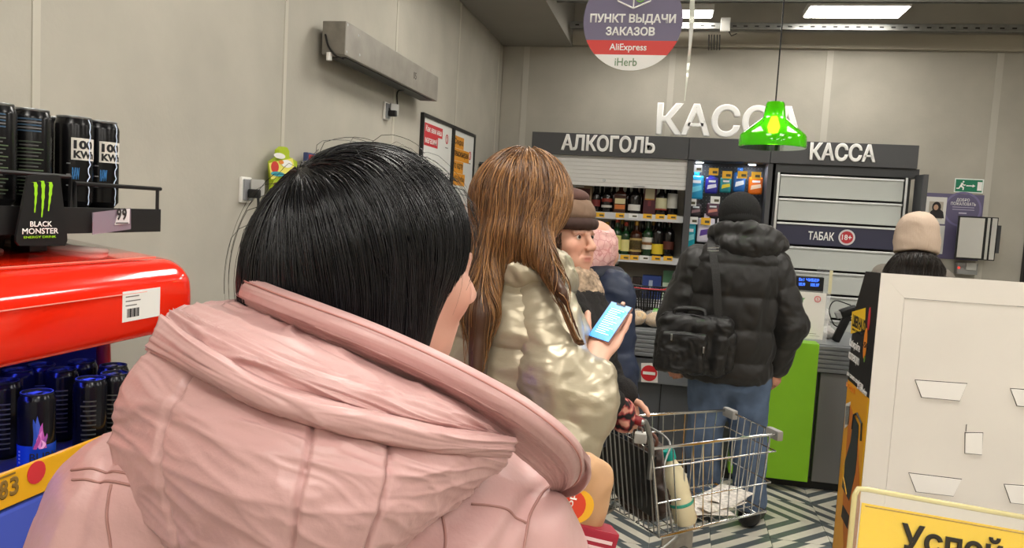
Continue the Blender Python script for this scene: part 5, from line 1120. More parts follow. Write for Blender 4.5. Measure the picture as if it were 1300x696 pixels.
def std_joints(c, fwd, H, sh=.18, hip=.09, arm=.3):
    # c: ground point, fwd: facing; relaxed standing pose
    fwd = unit(np.array(fwd) * (1, 1, 0)); r = np.array((fwd[1], -fwd[0], 0)); g = np.array((c[0], c[1], 0.)); J = {'toe': fwd}
    J['head'] = g + (0, 0, H - .115) + fwd * .02; J['neck'] = g + (0, 0, H * .845)
    for s, k in (('L', -1), ('R', 1)):
        J['sh' + s] = g + r * sh * k + (0, 0, H * .815); J['el' + s] = g + r * (sh + .06) * k + (0, 0, H * .63); J['wr' + s] = g + r * (sh + .06) * k + fwd * .06 + (0, 0, H * .485)
        J['hip' + s] = g + r * hip * k + (0, 0, H * .52); J['kn' + s] = g + r * (hip + .01) * k + (0, 0, H * .285); J['an' + s] = g + r * (hip + .015) * k + (0, 0, .08)
    return J, r, fwd

# --- man in the black puffer jacket, facing the counter
YM = 4.15; Mp = lambda px, py, dy=0: AY(px, py, YM + dy)
root = thing('person', (.34, YM, 0), 'person in black puffer jacket, black beanie and jeans at counter', 'person')
g = np.array((.345, YM, 0)); J, r_, fw_ = std_joints(g, (.05, 1, 0), 1.74, .2)
J['head'] = Mp(939, 277, .0); J['neck'] = Mp(938, 312, .0)
J.update(shL=Mp(880, 335), elL=Mp(856, 405, -.02), wrL=Mp(858, 455, .02), shR=Mp(985, 340), elR=Mp(1003, 412, -.02), wrR=Mp(986, 467, .03),
         hipL=Mp(902, 480), hipR=Mp(950, 482), knL=Mp(893, 570), knR=Mp(950, 575), anL=Mp(893, 640, .05), anR=Mp(952, 648, .04))
J['anL'][2] = .08; J['anR'][2] = .08; J['toe'] = unit((.45, .9, 0))
F = Field(); body_prims(F, J); fr = frame_of(cdir(.05, 0, 1)); L_ = head_prims(F, J['head'], fr, 1.02)
hand_prims(F, J['wrR'], cdir(.0, -1, .1), cdir(-.6, 0, .7), 1, (.7, .8, .6), 1.0, thumb=(.7, .3, .5)); hand_prims(F, J['wrL'], cdir(-.1, -1, .2), cdir(.6, 0, .7), -1, (.7, .8, .6), 1.0)
soft('body', F, M_skin, root, .006, 1, None, skin_cols(None, 'C98E76'))
M_puff = mat('black_nylon', '191716', .5, spec=.5, bump=.25, bscale=35, sheen=.1)
F = Field(); z0, z1 = Mp(925, 482)[2], Mp(925, 305)[2]; cx = Mp(926, 400)[0]; pf = puff(.014, .165, .3)
F.loft([(z0, cx, YM, .20, .14), (z0 + .04, cx, YM, .225, .155), (z0 + .2, cx, YM, .232, .16), (z0 + .45, cx + .008, YM, .235, .16), (z1 - .1, cx + .015, YM, .225, .15), (z1 - .03, cx + .02, YM, .16, .12), (z1 + .02, cx + .02, YM, .09, .09)], [[1, 0], [0, 1]], .04, lambda P: pf(P[:, 2] - z0), 2.5)
soft('jacket', F, M_puff, root, .009, 1, crinkle(.0055, 9, 3, (1.2, 1.2, .8)))
for s, k in (('L', -1), ('R', 1)):
    F = Field(); F.chain([J['sh' + s] + (-.025 * k, 0, .0), J['el' + s], J['wr' + s] + (0, 0, .015)], [.098, .083, .062], .03, puff(.012, .15, .2)); soft('sleeve', F, M_puff, root, .009, 1, crinkle(.006, 10, 5))
    part('cuff', MB().tube([J['wr' + s] + (0, 0, .02), J['wr' + s] + (0, 0, -.012)], .046, 14), M_puff, root, True)
hc = Mp(948, 312, -.06); F = Field()
F.ell(hc, (.165, .10, .085), None, .04); F.chain(list(cat_rom([hc + (-.15, .05, .05), hc + (-.09, .0, .075), hc + (0, -.03, .078), hc + (.09, 0, .055), hc + (.165, .05, .01)], 17)), [.043] * 17, .02)
F.ell(hc + (-.0, .12, .12), (.12, .13, .1), None, .02, 's'); soft('hood', F, M_puff, root, .008, 1, crinkle(.007, 12, 8))
M_knit = mat('black_knit', '100F0F', .85, bump=.6, bscale=300, bdist=.001)
def beanie(root_, c, fr, m_, w_, h_, drop, tilt=0, slouch=0, fold=True, seed=1):
    r, fw, u = fr; R = np.array([r, fw, u]); F = Field(); c = np.array(c)
    F.ell(c + u * drop, (w_, w_ * 1.12, h_), R, .02); F.cap(c + u * (drop - .02), c + u * (drop - h_ * .55), w_ * .985, w_ * 1.0, .03)
    if slouch: F.ell(c + u * (drop + h_ * .55) - fw * slouch, (w_ * .8, w_ * .85, h_ * .55), R, .04)
    hb = c + u * (drop - h_ * .62); F._add(lambda P: -((P - hb) @ u), c - .25, c + .25, .004, 's2')
    F.p[-1] = (lambda P: ((P - hb) @ u), c - .3, c + .3, .006, 's'); 
    soft('hat', F, m_, root_, .005, 1, lambda V: .0012 * np.sin(np.arctan2((V - c) @ r, (V - c) @ fw) * 70) + (crinkle(.0045, 7, seed, (1, 1, 1.6), 2)(V) if slouch else 0))
    if fold:
        ring = [hb + u * .022 + (math.cos(a) * r * w_ * 1.0 + math.sin(a) * fw * w_ * 1.08) for a in np.linspace(0, 2 * math.pi, 36, endpoint=False)]
        part('hat_cuff', MB().lathe([(.965, -.03), (1.03, -.028), (1.045, 0), (1.03, .026), (.99, .03)], 40, hb + u * .026, np.array([r * w_ * 1.0, fw * w_ * 1.1, u])), m_, root_, True)
beanie(root, J['head'], fr, M_knit, .098, .105, .03)
M_jeans = mat('blue_denim', '54657F', .8, noise=.25, nscale=9, bump=.3, bscale=500)
legs(root, J, M_jeans, (.112, .085, .083), None, .009, crinkle(.006, 11, 2, (1, 1, .6)), .2)
# shoulder bag
bc = AY(880, 437, 3.93); t = thing('shoulder_bag', bc - (0, 0, .16), 'black nylon shoulder bag hanging behind man in black jacket', 'bag')
M_bag = mat('bag_nylon', '1A1919', .45, bump=.5, bscale=220); Rb = [unit((.99, -.08, -.05)), unit((.08, .99, 0)), UZ]
F = Field(); u1, u2, u3 = Rb
for sx in (-1, 1):
    for sz in (-1, 1): pass
def rbox(F, c, R, h, rad, k=.015):
    c = np.array(c); R = np.array(R); h = np.array(h) - rad; m_ = np.linalg.norm(h) + rad + .03
    def fn(P): q = np.abs((P - c) @ R.T) - h; return np.linalg.norm(np.maximum(q, 0), axis=1) + np.minimum(q.max(1), 0) - rad
    return F._add(fn, c - m_, c + m_, k, 'u')
rbox(F, bc, Rb, (.18, .075, .145), .045); soft('main_compartment', F, M_bag, t, .007, 1, crinkle(.007, 14, 3))
F = Field(); rbox(F, bc + u1 * -.05 - u2 * .075 - UZ * .035, Rb, (.115, .03, .1), .025); soft('front_pocket', F, M_bag, t, .006, 1, crinkle(.005, 18, 6))
F = Field(); rbox(F, bc + u1 * .165 - UZ * .01, Rb, (.035, .06, .1), .025); soft('side_pocket', F, M_bag, t, .006, 1, crinkle(.004, 18, 9))
part('pocket_zip', MB().tube(cat_rom([bc - u2 * .1 - u1 * .15 + UZ * .04, bc - u2 * .108 - u1 * .05 + UZ * .055, bc - u2 * .1 + u1 * .05 + UZ * .045, bc - u2 * .1 + u1 * .06 - UZ * .06], 20), .003, 6), mat('zip_dark', '3A3A3C', .4, .6), t, True)
for dx, dz in ((.055, -.005), (-.1, .035)): part('zip_pull', MB().obox(bc - u2 * .11 + u1 * dx + UZ * dz, Rb, (.004, .003, .016), .002), M_alu, t)
part('top_zip', MB().tube(cat_rom([bc - u1 * .16 - u2 * .03 + UZ * .13, bc - u2 * .04 + UZ * .148, bc + u1 * .16 - u2 * .03 + UZ * .13], 16), .004, 6), mat('zip_dark', '3A3A3C'), t, True)
for s in (-1, 1): part('carry_handle', MB().tube(cat_rom([bc - u1 * .1 + u2 * .03 * s + UZ * .13, bc - u1 * .09 + u2 * .03 * s + UZ * .165, bc + u1 * .03 + u2 * .02 * s + UZ * .175, bc + u1 * .05 + u2 * .03 * s + UZ * .135], 16), .009, 6), M_bag, t, True)
def strap_path(P, wd, th, name, m_, t_, nrm):
    C = cat_rom(P, 30); T = np.gradient(C, axis=0); T /= np.linalg.norm(T, axis=1)[:, None]; m = MB(); V = []
    for p, tt in zip(C, T):
        s = unit(np.cross(tt, nrm)); n2 = unit(np.cross(s, tt)); V += [p - s * wd - n2 * th, p + s * wd - n2 * th, p + s * wd + n2 * th, p - s * wd + n2 * th]
    n = len(C); Fc = [(i * 4 + j, i * 4 + (j + 1) % 4, i * 4 + 4 + (j + 1) % 4, i * 4 + 4 + j) for i in range(n - 1) for j in range(4)] + [(3, 2, 1, 0), tuple(range(4 * n - 4, 4 * n))]
    return part(name, m.add(V, Fc), m_, t_)
sp = [AY(914, 418, 3.92), AY(912, 395, 3.925), AY(909, 350, 3.94), AY(905, 322, 3.97), AY(903, 308, 4.03), AY(905, 302, 4.12)]
strap_path(sp, .019, .0025, 'strap', M_bag, t, -UY)
q = AY(905.5, 316, 3.955); part('buckle', MB().tube([q + (-.028, 0, -.01), q + (.028, -.002, -.006), q + (.028, -.002, .008), q + (-.028, 0, .004)], .003, 6, closed=True), M_chrome, t)
q = AY(914, 414, 3.9); part('clip', MB().box(q - (.01, .006, .02), q + (.01, .006, .02), .004), M_alu, t)

# --- shopper in the beige beanie behind the display
c = D(1163, 300, 3.95); g = np.array((c[0], c[1], 0)); root = thing('person', g, 'person in pale beige beanie with dark hair behind cardboard display', 'person')
J, r_, fw_ = std_joints(g, (.25, 1, 0), 1.655, .125); J['head'] = D(1163, 316, 3.95); fr = frame_of(cdir(.3, -.15, 1)); F = Field(); body_prims(F, J); head_prims(F, J['head'], fr, .96)
for s, k in (('L', -1), ('R', 1)): hand_prims(F, J['wr' + s], (0, 0, -1), -r_ * k, k, (.4, .4, .3), .95)
soft('body', F, M_skin, root, .007, 1, None, skin_cols(None, 'D3A188'))
M_bbean = mat('beige_knit', 'BCA795', .85, bump=.4, bscale=220, bdist=.001)
beanie(root, J['head'] + fr[2] * .012, fr, M_bbean, .1, .12, .04, slouch=.03, fold=False, seed=4)
H = Field(); h0 = J['head'] - fr[1] * .02; H.ell(h0 + (0, 0, -.075), (.096, .108, .06), np.array(fr), .03); H.cap(h0 + (0, 0, -.11) - fr[1] * .02, h0 + (0, 0, -.27) - fr[1] * .06, .09, .11, .05); H.ell(h0 + (.07, 0, -.19), (.1, .09, .12), None, .05); H.ell(h0 + (-.07, 0, -.19), (.09, .09, .12), None, .05)
M_dhair = mat('dark_hair_base', '15110F', .4); M_dstr = mat('dark_hair_strand', '1C1614', .35, vcol=True)
soft('hair_mass', H, M_dhair, root, .009, 2)
a = rng.uniform(0, 2 * math.pi, 900); dirs = np.stack([np.cos(a), np.sin(a), rng.uniform(-.35, .15, 900)], 1); dirs /= np.linalg.norm(dirs, axis=1)[:, None]
strands('hair', H, shoot(H, h0 + (0, 0, -.03), dirs, .3), lambda P, s: np.tile((0, 0, -1.), (len(P), 1)), M_dstr, root, (.1, .26), .014, .0014, ('0F0C0B', '33281F'), wob=1.2, seed=4)
M_coat2 = mat('grey_coat', '6E675F', .8, bump=.3, bscale=90)
F = Field(); R2 = [r_[:2], fw_[:2]]; F.loft([(.62, g[0], g[1], .2, .15), (1.0, g[0], g[1], .18, .15), (1.25, g[0], g[1], .18, .14), (1.34, g[0], g[1], .15, .11), (1.43, g[0], g[1], .08, .08)], R2, .05)
for s in 'LR': F.chain([J['sh' + s], J['el' + s], J['wr' + s]], [.07, .062, .052], .03)
soft('coat', F, M_coat2, root, .012, 2, crinkle(.005, 9, 2)); M_trous = mat('dark_trousers', '1F2024', .8, bump=.2, bscale=200)
legs(root, J, M_trous, (.09, .065, .055))

# --- shopper with pink patterned headscarf and navy jacket
c = D(762, 312, 3.05); g = np.array((c[0] - .05, c[1] + .02, 0)); root = thing('person', g, 'person in navy quilted jacket and pink patterned headscarf near the belt', 'person')
J, r_, fw_ = std_joints(g, (.7, .7, 0), 1.6, .16); J['head'] = D(757, 315, 3.05); J['neck'] = D(750, 352, 3.05); fr = frame_of(cdir(.75, -.1, .6)); F = Field(); body_prims(F, J); L_ = head_prims(F, J['head'], fr, .93)
for s, k in (('L', -1), ('R', 1)): hand_prims(F, J['wr' + s], (0, 0, -1), -r_ * k, k, (.4, .4, .3), .95)
soft('body', F, M_skin, root, .007, 1, None, skin_cols(None, 'D8A48C'))
def scarf_mat():
    m = mat('pink_scarf', 'D9A7A2', .7, bump=.2, bscale=60); nt = m.node_tree; N = nt.nodes; L = nt.links
    tc = N.new('ShaderNodeTexCoord'); v = N.new('ShaderNodeTexVoronoi'); v.feature = 'DISTANCE_TO_EDGE'; v.inputs['Scale'].default_value = 34; nz = N.new('ShaderNodeTexNoise'); nz.inputs['Scale'].default_value = 16
    L.new(tc.outputs['Object'], v.inputs[0]); L.new(tc.outputs['Object'], nz.inputs[0]); cr = N.new('ShaderNodeValToRGB'); cr.color_ramp.elements[0].position = .02; cr.color_ramp.elements[0].color = lin('B0767A') + (1,); cr.color_ramp.elements[1].position = .05; cr.color_ramp.elements[1].color = lin('E2C4BE') + (1,)
    L.new(v.outputs[0], cr.inputs[0]); mx = N.new('ShaderNodeMix'); mx.data_type = 'RGBA'; L.new(nz.outputs[0], mx.inputs[0]); L.new(cr.outputs[0], mx.inputs[6]); mx.inputs[7].default_value = lin('D6938F') + (1,); L.new(mx.outputs[2], N['Principled BSDF'].inputs['Base Color']); return m
F = Field(); r, fw, u = fr; hd = J['head']; F.ell(hd + u * .006 - fw * .012, (.082, .1, .098), np.array(fr), .03); F.cap(hd - fw * .03 - u * .05, hd - fw * .06 - u * .15, .075, .085, .05); F.ell(hd - fw * .1 - u * .04, (.06, .05, .06), np.array(fr), .04)
F.ell(hd + fw * .1 - u * .02, (.055, .07, .085), np.array(fr), .015, 's'); soft('headscarf', F, scarf_mat(), root, .006, 2, crinkle(.0045, 16, 2))
M_navy2 = mat('navy_quilt', '1F2A42', .5, bump=.3, bscale=60)
F = Field(); R2 = [r_[:2], fw_[:2]]; pf2 = puff(.01, .07); F.loft([(.7, g[0], g[1], .2, .15), (1.0, g[0], g[1], .2, .15), (1.22, g[0], g[1], .205, .14), (1.32, g[0], g[1], .17, .12), (1.4, g[0], g[1], .09, .09)], R2, .05, lambda P: pf2(P[:, 2]))
for s in 'LR': F.chain([J['sh' + s], J['el' + s], J['wr' + s]], [.085, .07, .055], .03, puff(.008, .08))
soft('jacket', F, M_navy2, root, .010, 1, crinkle(.006, 10, 4))
F = Field(); nk = J['neck'] + (0, 0, -.005); F.chain([nk + .1 * (math.cos(a) * r_ + math.sin(a) * fw_) + (0, 0, .02 * math.cos(a)) for a in np.linspace(0, 2 * math.pi, 13)], [.035] * 13, .02); soft('collar', F, mat('navy_collar', '141A2A', .6), root, .008, 1); legs(root, J, M_trous, (.09, .065, .055))

# --- elderly shopper with felt hat, glancing right
hd = D(715, 303, 2.45); g = np.array((hd[0] - .02, hd[1] + .0, 0)); root = thing('person', g, 'person in brown felt hat and black coat glancing to the right', 'person')
fr = frame_of(cdir(.74, -.04, -.67)); r, fw, u = fr; J, r_, fw_ = std_joints(g, fw, 1.6, .17); J['head'] = hd; J['neck'] = hd - (0, 0, .17) - fw * .02
mit = D(790, 521, 2.42); J.update(shR=D(712, 400, 2.28), elR=D(728, 510, 2.22), wrR=D(772, 510, 2.36), shL=D(735, 392, 2.6), elL=D(770, 500, 2.62), wrL=D(790, 500, 2.5))
F = Field(); body_prims(F, J); L_ = head_prims(F, hd, fr, 1.0, True); hand_prims(F, J['wrL'], cdir(.3, -.9, -.1), cdir(-.4, -.3, -.8), -1, (.6, .7, .5), .9)
soft('body', F, M_skin, root, .0035, 1, None, skin_cols(L_, 'D6A28A', True), lo=hd - (.7, .7, 1.0))
for x in (-1, 1):
    p = L_(x * .032, .0805, .006); e_ = part('eye', MB().lathe([(.0118 * math.sin(a), -.0118 * math.cos(a)) for a in np.linspace(0, math.pi, 10)], 16, p), mat('eye_white', 'D8CFC6', .2), root, True)
    d = unit(fw + r * .25 - u * .05); part('iris', MB().lathe([(0, .0122), (.0052, .0111), (.0053, .0100)], 14, p, np.array([unit(np.cross(d, u)), unit(np.cross(np.cross(d, u), d)), d])), mat('iris_brown', '2E1F18', .15), e_, True)
    F = Field(); F.chain([L_(x * .017, .087, .0095), L_(x * .026, .0925, .0148), L_(x * .037, .0905, .0148), L_(x * .048, .08, .008)], [.0022, .0032, .0032, .0022], .003); soft('eyelid', F, mat('eyelid_skin', 'B98672', .5), root, .0016, 1)
F = Field(); hh = hd + u * .062 - fw * .012; F.ell(hh + u * .03, (.09, .11, .052), np.array(fr), .02); F.ell(hh + u * .012, (.097, .115, .034), np.array(fr), .02); soft('hat', F, mat('brown_felt', '7C6452', .9, noise=.12, nscale=20, bump=.3, bscale=200), root, .006, 2, crinkle(.002, 20, 1))
F = Field(); F.chain([hh - u * .016 + .09 * math.cos(a) * r + .108 * math.sin(a) * fw for a in np.linspace(0, 2 * math.pi, 25)], [.017] * 25, .01); soft('hat_band', F, mat('dark_brown_band', '3E2A24', .8), root, .006, 1)
F = Field(); F.ell(hh + u * .066, (.08, .096, .035), np.array(fr), .02); soft('hat_crown', F, mat('maroon_brown_felt', '5A3F38', .9, bump=.3, bscale=200), root, .006, 2)
H = Field(); H.ell(hd - fw * .012 + u * .0, (.083, .1, .085), np.array(fr), .02); H.ell(hd - fw * .05 - u * .05, (.075, .06, .07), np.array(fr), .03)
a = rng.uniform(-2.2, 2.2, 500) ; dirs = np.stack([np.sin(a), -np.cos(a), rng.uniform(-.2, .3, 500)], 1) @ np.array(fr); dirs /= np.linalg.norm(dirs, axis=1)[:, None]
strands('hair', H, shoot(H, hd, dirs, .2), lambda P, s: np.tile(-u - fw * .3, (len(P), 1)), mat('brown_grey_hair', '5A4234', .5, vcol=True), root, (.05, .11), .01, .0012, ('3A2A20', '7A5A44'), wob=1.5, seed=6)
M_scarf2 = mat('patterned_scarf', 'A8917A', .85, noise=.6, nscale=55, bump=.8, bscale=120)
F = Field(); nk = hd - u * .125 - fw * .01; F.chain([nk + .078 * (math.cos(a) * r + 1.1 * math.sin(a) * fw) + u * (.012 * math.sin(2 * a)) for a in np.linspace(0, 2 * math.pi, 17)], [.034] * 17, .02); F.chain([nk - u * .05 + .09 * (math.cos(a) * r + 1.1 * math.sin(a) * fw) for a in np.linspace(0, 2 * math.pi, 17)], [.036] * 17, .02); soft('scarf', F, M_scarf2, root, .006, 1, crinkle(.006, 30, 2))
M_coat3 = mat('black_boucle', '1C1918', .95, bump=1.0, bscale=180, bdist=.004)
F = Field(); cc = (J['shL'] + J['shR']) / 2; ax2 = unit((J['shR'] - J['shL']) * (1, 1, 0)); ay2 = np.cross(UZ, ax2); R2 = [ax2[:2], ay2[:2]]
F.loft([(.45, cc[0] - .1, cc[1] - .1, .18, .14), (.9, cc[0] - .07, cc[1] - .07, .18, .14), (1.15, cc[0], cc[1], .2, .15), (1.27, cc[0], cc[1], .17, .13), (1.355, cc[0] , cc[1], .09, .09)], R2, .05)
for s in 'LR': F.chain([J['sh' + s], J['el' + s], J['wr' + s]], [.085, .068, .05], .03)
soft('coat', F, M_coat3, root, .009, 1, crinkle(.005, 25, 4)); legs(root, J, M_trous, (.085, .06, .05))
def mitt_mat():
    m = mat('floral_mitten', '1A1416', .8, bump=.3, bscale=100); nt = m.node_tree; N = nt.nodes; L = nt.links; tc = N.new('ShaderNodeTexCoord'); v = N.new('ShaderNodeTexNoise'); v.inputs['Scale'].default_value = 38; v.inputs['Detail'].default_value = 1; L.new(tc.outputs['Object'], v.inputs[0]); cr = N.new('ShaderNodeValToRGB'); E = cr.color_ramp.elements
    E[0].position = .40; E[0].color = lin('1A1416') + (1,); E[1].position = .62; E[1].color = lin('E0A08C') + (1,); e = E.new(.5); e.color = lin('A03A40') + (1,); L.new(v.outputs[0], cr.inputs[0]); L.new(cr.outputs[0], N['Principled BSDF'].inputs['Base Color']); return m
F = Field(); w0 = J['wrR']; F.cap(w0 - unit(mit - w0) * .02, mit, .036, .038, .02); F.ell(mit + cdir(0, -.35, 0) * .03, (.036, .036, .042), None, .02); F.cap(mit + cdir(-.3, .2, -.5) * .02, mit + cdir(.1, -.8, -.6) * .045, .018, .015, .012); soft('mitten', F, mitt_mat(), root, .005, 1, crinkle(.002, 25, 1))
# --- shopper in the gold puffer jacket with long brown hair, reading a phone
DG = 1.85; root = thing('person', D(650, 900, 1.87) * (1, 1, 0), 'person in metallic gold jacket with long brown hair holding phone', 'person')
hd = D(663, 268, DG + .02); fr = frame_of(cdir(.72, -.28, .62)); r, fw, u = fr; g = np.array((hd[0] - .03, hd[1] + .02, 0))
J, r_, fw_ = std_joints(g, cdir(.72, 0, .62), 1.7, .17); J['head'] = hd; J['neck'] = D(655, 345, DG)
J.update(shR=D(692, 398, 1.74), elR=D(714, 565, 1.66), wrR=D(757, 476, 1.70), shL=D(620, 390, 1.98), elL=D(640, 540, 2.05), wrL=D(700, 560, 2.02))
phc = D(775, 410, 1.78); pl = cdir(.046, .057, .043); ps = cdir(.0344, -.0105, -.0228); ps = unit(ps - pl * (ps @ pl)); pn = np.cross(ps, pl); pn = pn * (1 if pn @ (EYE - phc) > 0 else -1)
F = Field(); body_prims(F, J); L_ = head_prims(F, hd, fr, .98)
hw = phc - pl * .088 - pn * .020 + ps * .004; hdir = pl
hand_prims(F, hw, hdir, pn, -1, ((.12, .1, .1), (.1, .1, .1), (.12, .1, .1), (.15, .15, .1)), .9, thumb=(.8, .55, .25), tc=.1)
F.cap(J['wrR'], hw, .026, .026, .02); hand_prims(F, J['wrL'], cdir(.5, -.5, .3), cdir(.1, .4, -.5), -1, (.5, .6, .5), .92)
soft('body', F, M_skin, root, .0045, 1, None, skin_cols(L_, 'E0AE98'), lo=hd - (.6, .6, 1.0))
M_goldj = mat('gold_fabric', 'AFA48D', .34, .42, spec=.6, bump=.3, bscale=22, bdist=.004, stretch=(1, 1, 2.2))
c0 = (J['shL'] + J['shR']) / 2; ax2 = unit((J['shR'] - J['shL']) * (1, 1, 0)); ay2 = np.cross(UZ, ax2); R2 = [ax2[:2], ay2[:2]]
F = Field(); pf = puff(.015, .17, .5); zt = J['neck'][2] - .045
F.loft([(.72, c0[0], c0[1], .2, .16), (.95, c0[0], c0[1], .215, .17), (1.2, c0[0], c0[1], .215, .165), (zt - .07, c0[0], c0[1], .205, .15), (zt, c0[0], c0[1], .15, .12), (zt + .05, c0[0], c0[1], .09, .09)], R2, .05, lambda P: pf(P[:, 2] - 1.2))
soft('jacket', F, M_goldj, root, .007, 1, crinkle(.003, 12, 3, (1, 1, 2)))
F = Field(); F.chain([J['shR'] + (-.01, .02, -.01), lerp(J['shR'], J['elR'], .5) + cdir(.2, 0, -.5) * .01, J['elR']], [.082, .078, .07], .03, puff(.012, .15, .3)); F.chain([J['elR'], lerp(J['elR'], J['wrR'], .55) + cdir(.3, 0, -.3) * .012, J['wrR'] + (0, 0, -.005)], [.068, .062, .046], .03, puff(.009, .06, .2)); soft('sleeve', F, M_goldj, root, .006, 1, crinkle(.003, 13, 6, (1, 1, 2)))
F = Field(); F.chain([J['shL'], J['elL'], J['wrL']], [.085, .075, .055], .03, puff(.012, .12)); soft('sleeve', F, M_goldj, root, .008, 1, crinkle(.007, 10, 7))
nk = D(662, 330, DG); 
F = Field()
for rad, rr, dz in ((.092, .036, -.035), (.082, .03, .0)): F.chain([nk + rad * (math.cos(a) * r_ * 1.05 + math.sin(a) * fw_) + (0, 0, dz - .018 * math.sin(a)) for a in np.linspace(0, 2 * math.pi, 21)], [rr] * 21, .02)
soft('collar', F, M_goldj, root, .006, 1, crinkle(.006, 16, 2))
legs(root, J, M_trous, (.09, .065, .055))
# hair
H = Field(); H.ell(D(664, 250, DG + .0), (.110, .115, .115), np.array(fr), .03); H.cap(D(648, 270, DG - .03), D(620, 325, DG - .06), .08, .05, .05); H.cap(D(618, 325, DG - .09), D(609, 400, 1.67), .042, .032, .04); H.cap(D(609, 400, 1.67), D(603, 480, 1.645), .032, .02, .03)
H.cap(D(676, 272, DG - .06), D(678, 322, DG - .11), .052, .03, .03); H.cap(D(686, 315, DG - .12), D(714, 372, DG - .2), .026, .016, .02); H.cap(D(714, 372, DG - .2), D(737, 430, DG - .2), .014, .008, .015)
H.cap(D(655, 255, DG - .06), D(650, 295, DG - .09), .085, .06, .05)
M_hb = mat('brown_hair_base', '4A2E1C', .45); M_hs = mat('brown_hair_strand', '6A4426', .32, vcol=True, spec=.6)
soft('hair_mass', H, M_hb, root, .007, 2, lambda V: np.full(len(V), -.006))
n = 5200; cr_ = D(668, 200, DG); v = rng.normal(size=(n, 3)); v[:, 2] = np.abs(v[:, 2]) * .9 - .35; v /= np.linalg.norm(v, axis=1)[:, None]
rt = shoot(H, D(667, 245, DG), v, .25)
def flow_g(P, s):
    d = P - cr_; d[:, 2] = 0; k = np.clip(1 - s / .12, 0, 1); out = d / (np.linalg.norm(d, axis=1)[:, None] + .02) * (.9 * k + .02); out[:, 2] -= .35 + .9 * (1 - k); return out
strands('hair', H, rt, flow_g, M_hs, root, (.22, .52), .014, .0011, ('45291A', 'BE8A55'), off=(-.004, .007), wob=.7, seed=11)
# phone
t = thing('smartphone', phc - pl * .06, 'smartphone with blue lit screen held in raised hand', 'phone')
hl, hs_ = .058, .0285; R_ = [ps, pl, pn]
part('case', MB().obox(phc, R_, (hs_, hl, .0045), .004), mat('pink_gold_case', 'B58A80', .3, .5), t, 'auto')
part('bezel', MB().obox(phc + pn * .0046, R_, (hs_ - .001, hl - .001, .0004), .0003), M_black, t)
part('screen', MB().obox(phc + pn * .0052, R_, (hs_ - .0028, hl - .0032, .0003)), mat('phone_screen', '2E7FE0', .2, emit=.9, emitc='3C8CF0'), t)
part('notch', MB().obox(phc + pn * .0056 + pl * (hl - .0055), R_, (.012, .0025, .0003)), M_black, t)
M_sl = mat('screen_text', 'D6E8FF', .4, emit=.9); M_sb = mat('screen_bubble', '3FB8D8', .4, emit=.8)
part('message_bubble', MB().obox(phc + pn * .0057 + pl * .028, R_, (.022, .011, .0003)), M_sb, t); part('message_bubble', MB().obox(phc + pn * .0057 - pl * .03 + ps * .004, R_, (.019, .006, .0003)), M_sb, t)
for k in range(13): part('text_line', MB().obox(phc + pn * .0062 + pl * (.036 - k * .0062) - ps * (.003 * (k % 3)), R_, (.017 - .003 * (k % 3), .0009, .0002)), M_sl, t)

# --- shopper in the pink jacket, nearest the camera, seen from behind
PK = lambda px, py, d: D(px, py, d)
root = thing('person', np.array((-.38, .74, 0)), 'person in pink hooded jacket with straight black hair, seen from behind', 'person')
hd = D(486, 334, .87); fr = frame_of(cdir(.8, -.1, .6)); r, fw, u = fr; g = np.array((hd[0] - .02, hd[1] - .0, 0))
J, r_, fw_ = std_joints(g, cdir(.45, 0, .9), 1.63, .17); J['head'] = hd; J['neck'] = D(440, 500, .83)
J.update(shL=D(165, 655, .76), elL=D(110, 960, .74), wrL=D(250, 1060, .95), shR=D(632, 705, .82), elR=D(700, 960, .86), wrR=D(690, 830, 1.04))
F = Field(); body_prims(F, J); L_ = head_prims(F, hd, fr, 1.02)
hand_prims(F, J['wrR'], cdir(-.2, .1, .9), cdir(0, 1, 0), 1, (.3, .4, .3), .92); hand_prims(F, J['wrL'], cdir(.7, 0, .5), cdir(0, 1, 0), -1, (.3, .4, .3), .92)
soft('body', F, M_skin, root, .005, 1, None, skin_cols(L_, 'E0AC98'), lo=hd - (.7, .7, .9))
M_pink = mat('pink_nylon', 'C69D9A', .36, sheen=.05, noise=.04, nscale=6, bump=.5, bscale=24, bdist=.006)
F = Field(); nkp = D(430, 545, .80)
F.cap(nkp, J['shL'] + (.02, 0, 0), .105, .078, .06); F.cap(nkp, J['shR'], .105, .088, .06)
gj = ((J['shL'] + J['shR']) / 2 + g) / 2; F.loft([(.6, g[0], g[1], .25, .18), (.9, g[0], g[1], .245, .18), (1.12, gj[0], gj[1], .24, .175), (1.27, gj[0], gj[1], .2, .15)], [r_[:2], fw_[:2]], .07)
def seamdisp(V):
    d = crinkle(.0055, 8, 5)(V) + .003 * fbm(V * 22, 2, 3)
    for k in range(-2, 3):
        pl_ = np.abs((V - J['neck']) @ r_ - k * .105); d -= .006 * np.exp(-(pl_ / .006) ** 2)
    for z in (1.19, 1.175): d -= .004 * np.exp(-((V[:, 2] - z - .1 * ((V - J['neck']) @ r_)) / .004) ** 2)
    return d
F.chain([J['shL'] + (.0, .01, -.01), J['elL'], J['wrL']], [.084, .08, .06], .035, puff(.006, .13)); F.chain([J['shR'] + (-.01, .01, -.02), J['elR'], J['wrR']], [.088, .08, .055], .035, puff(.006, .13)); soft('jacket', F, M_pink, root, .0055, 1, seamdisp)
M_seam = mat('pink_seam', 'A87C75', .6)
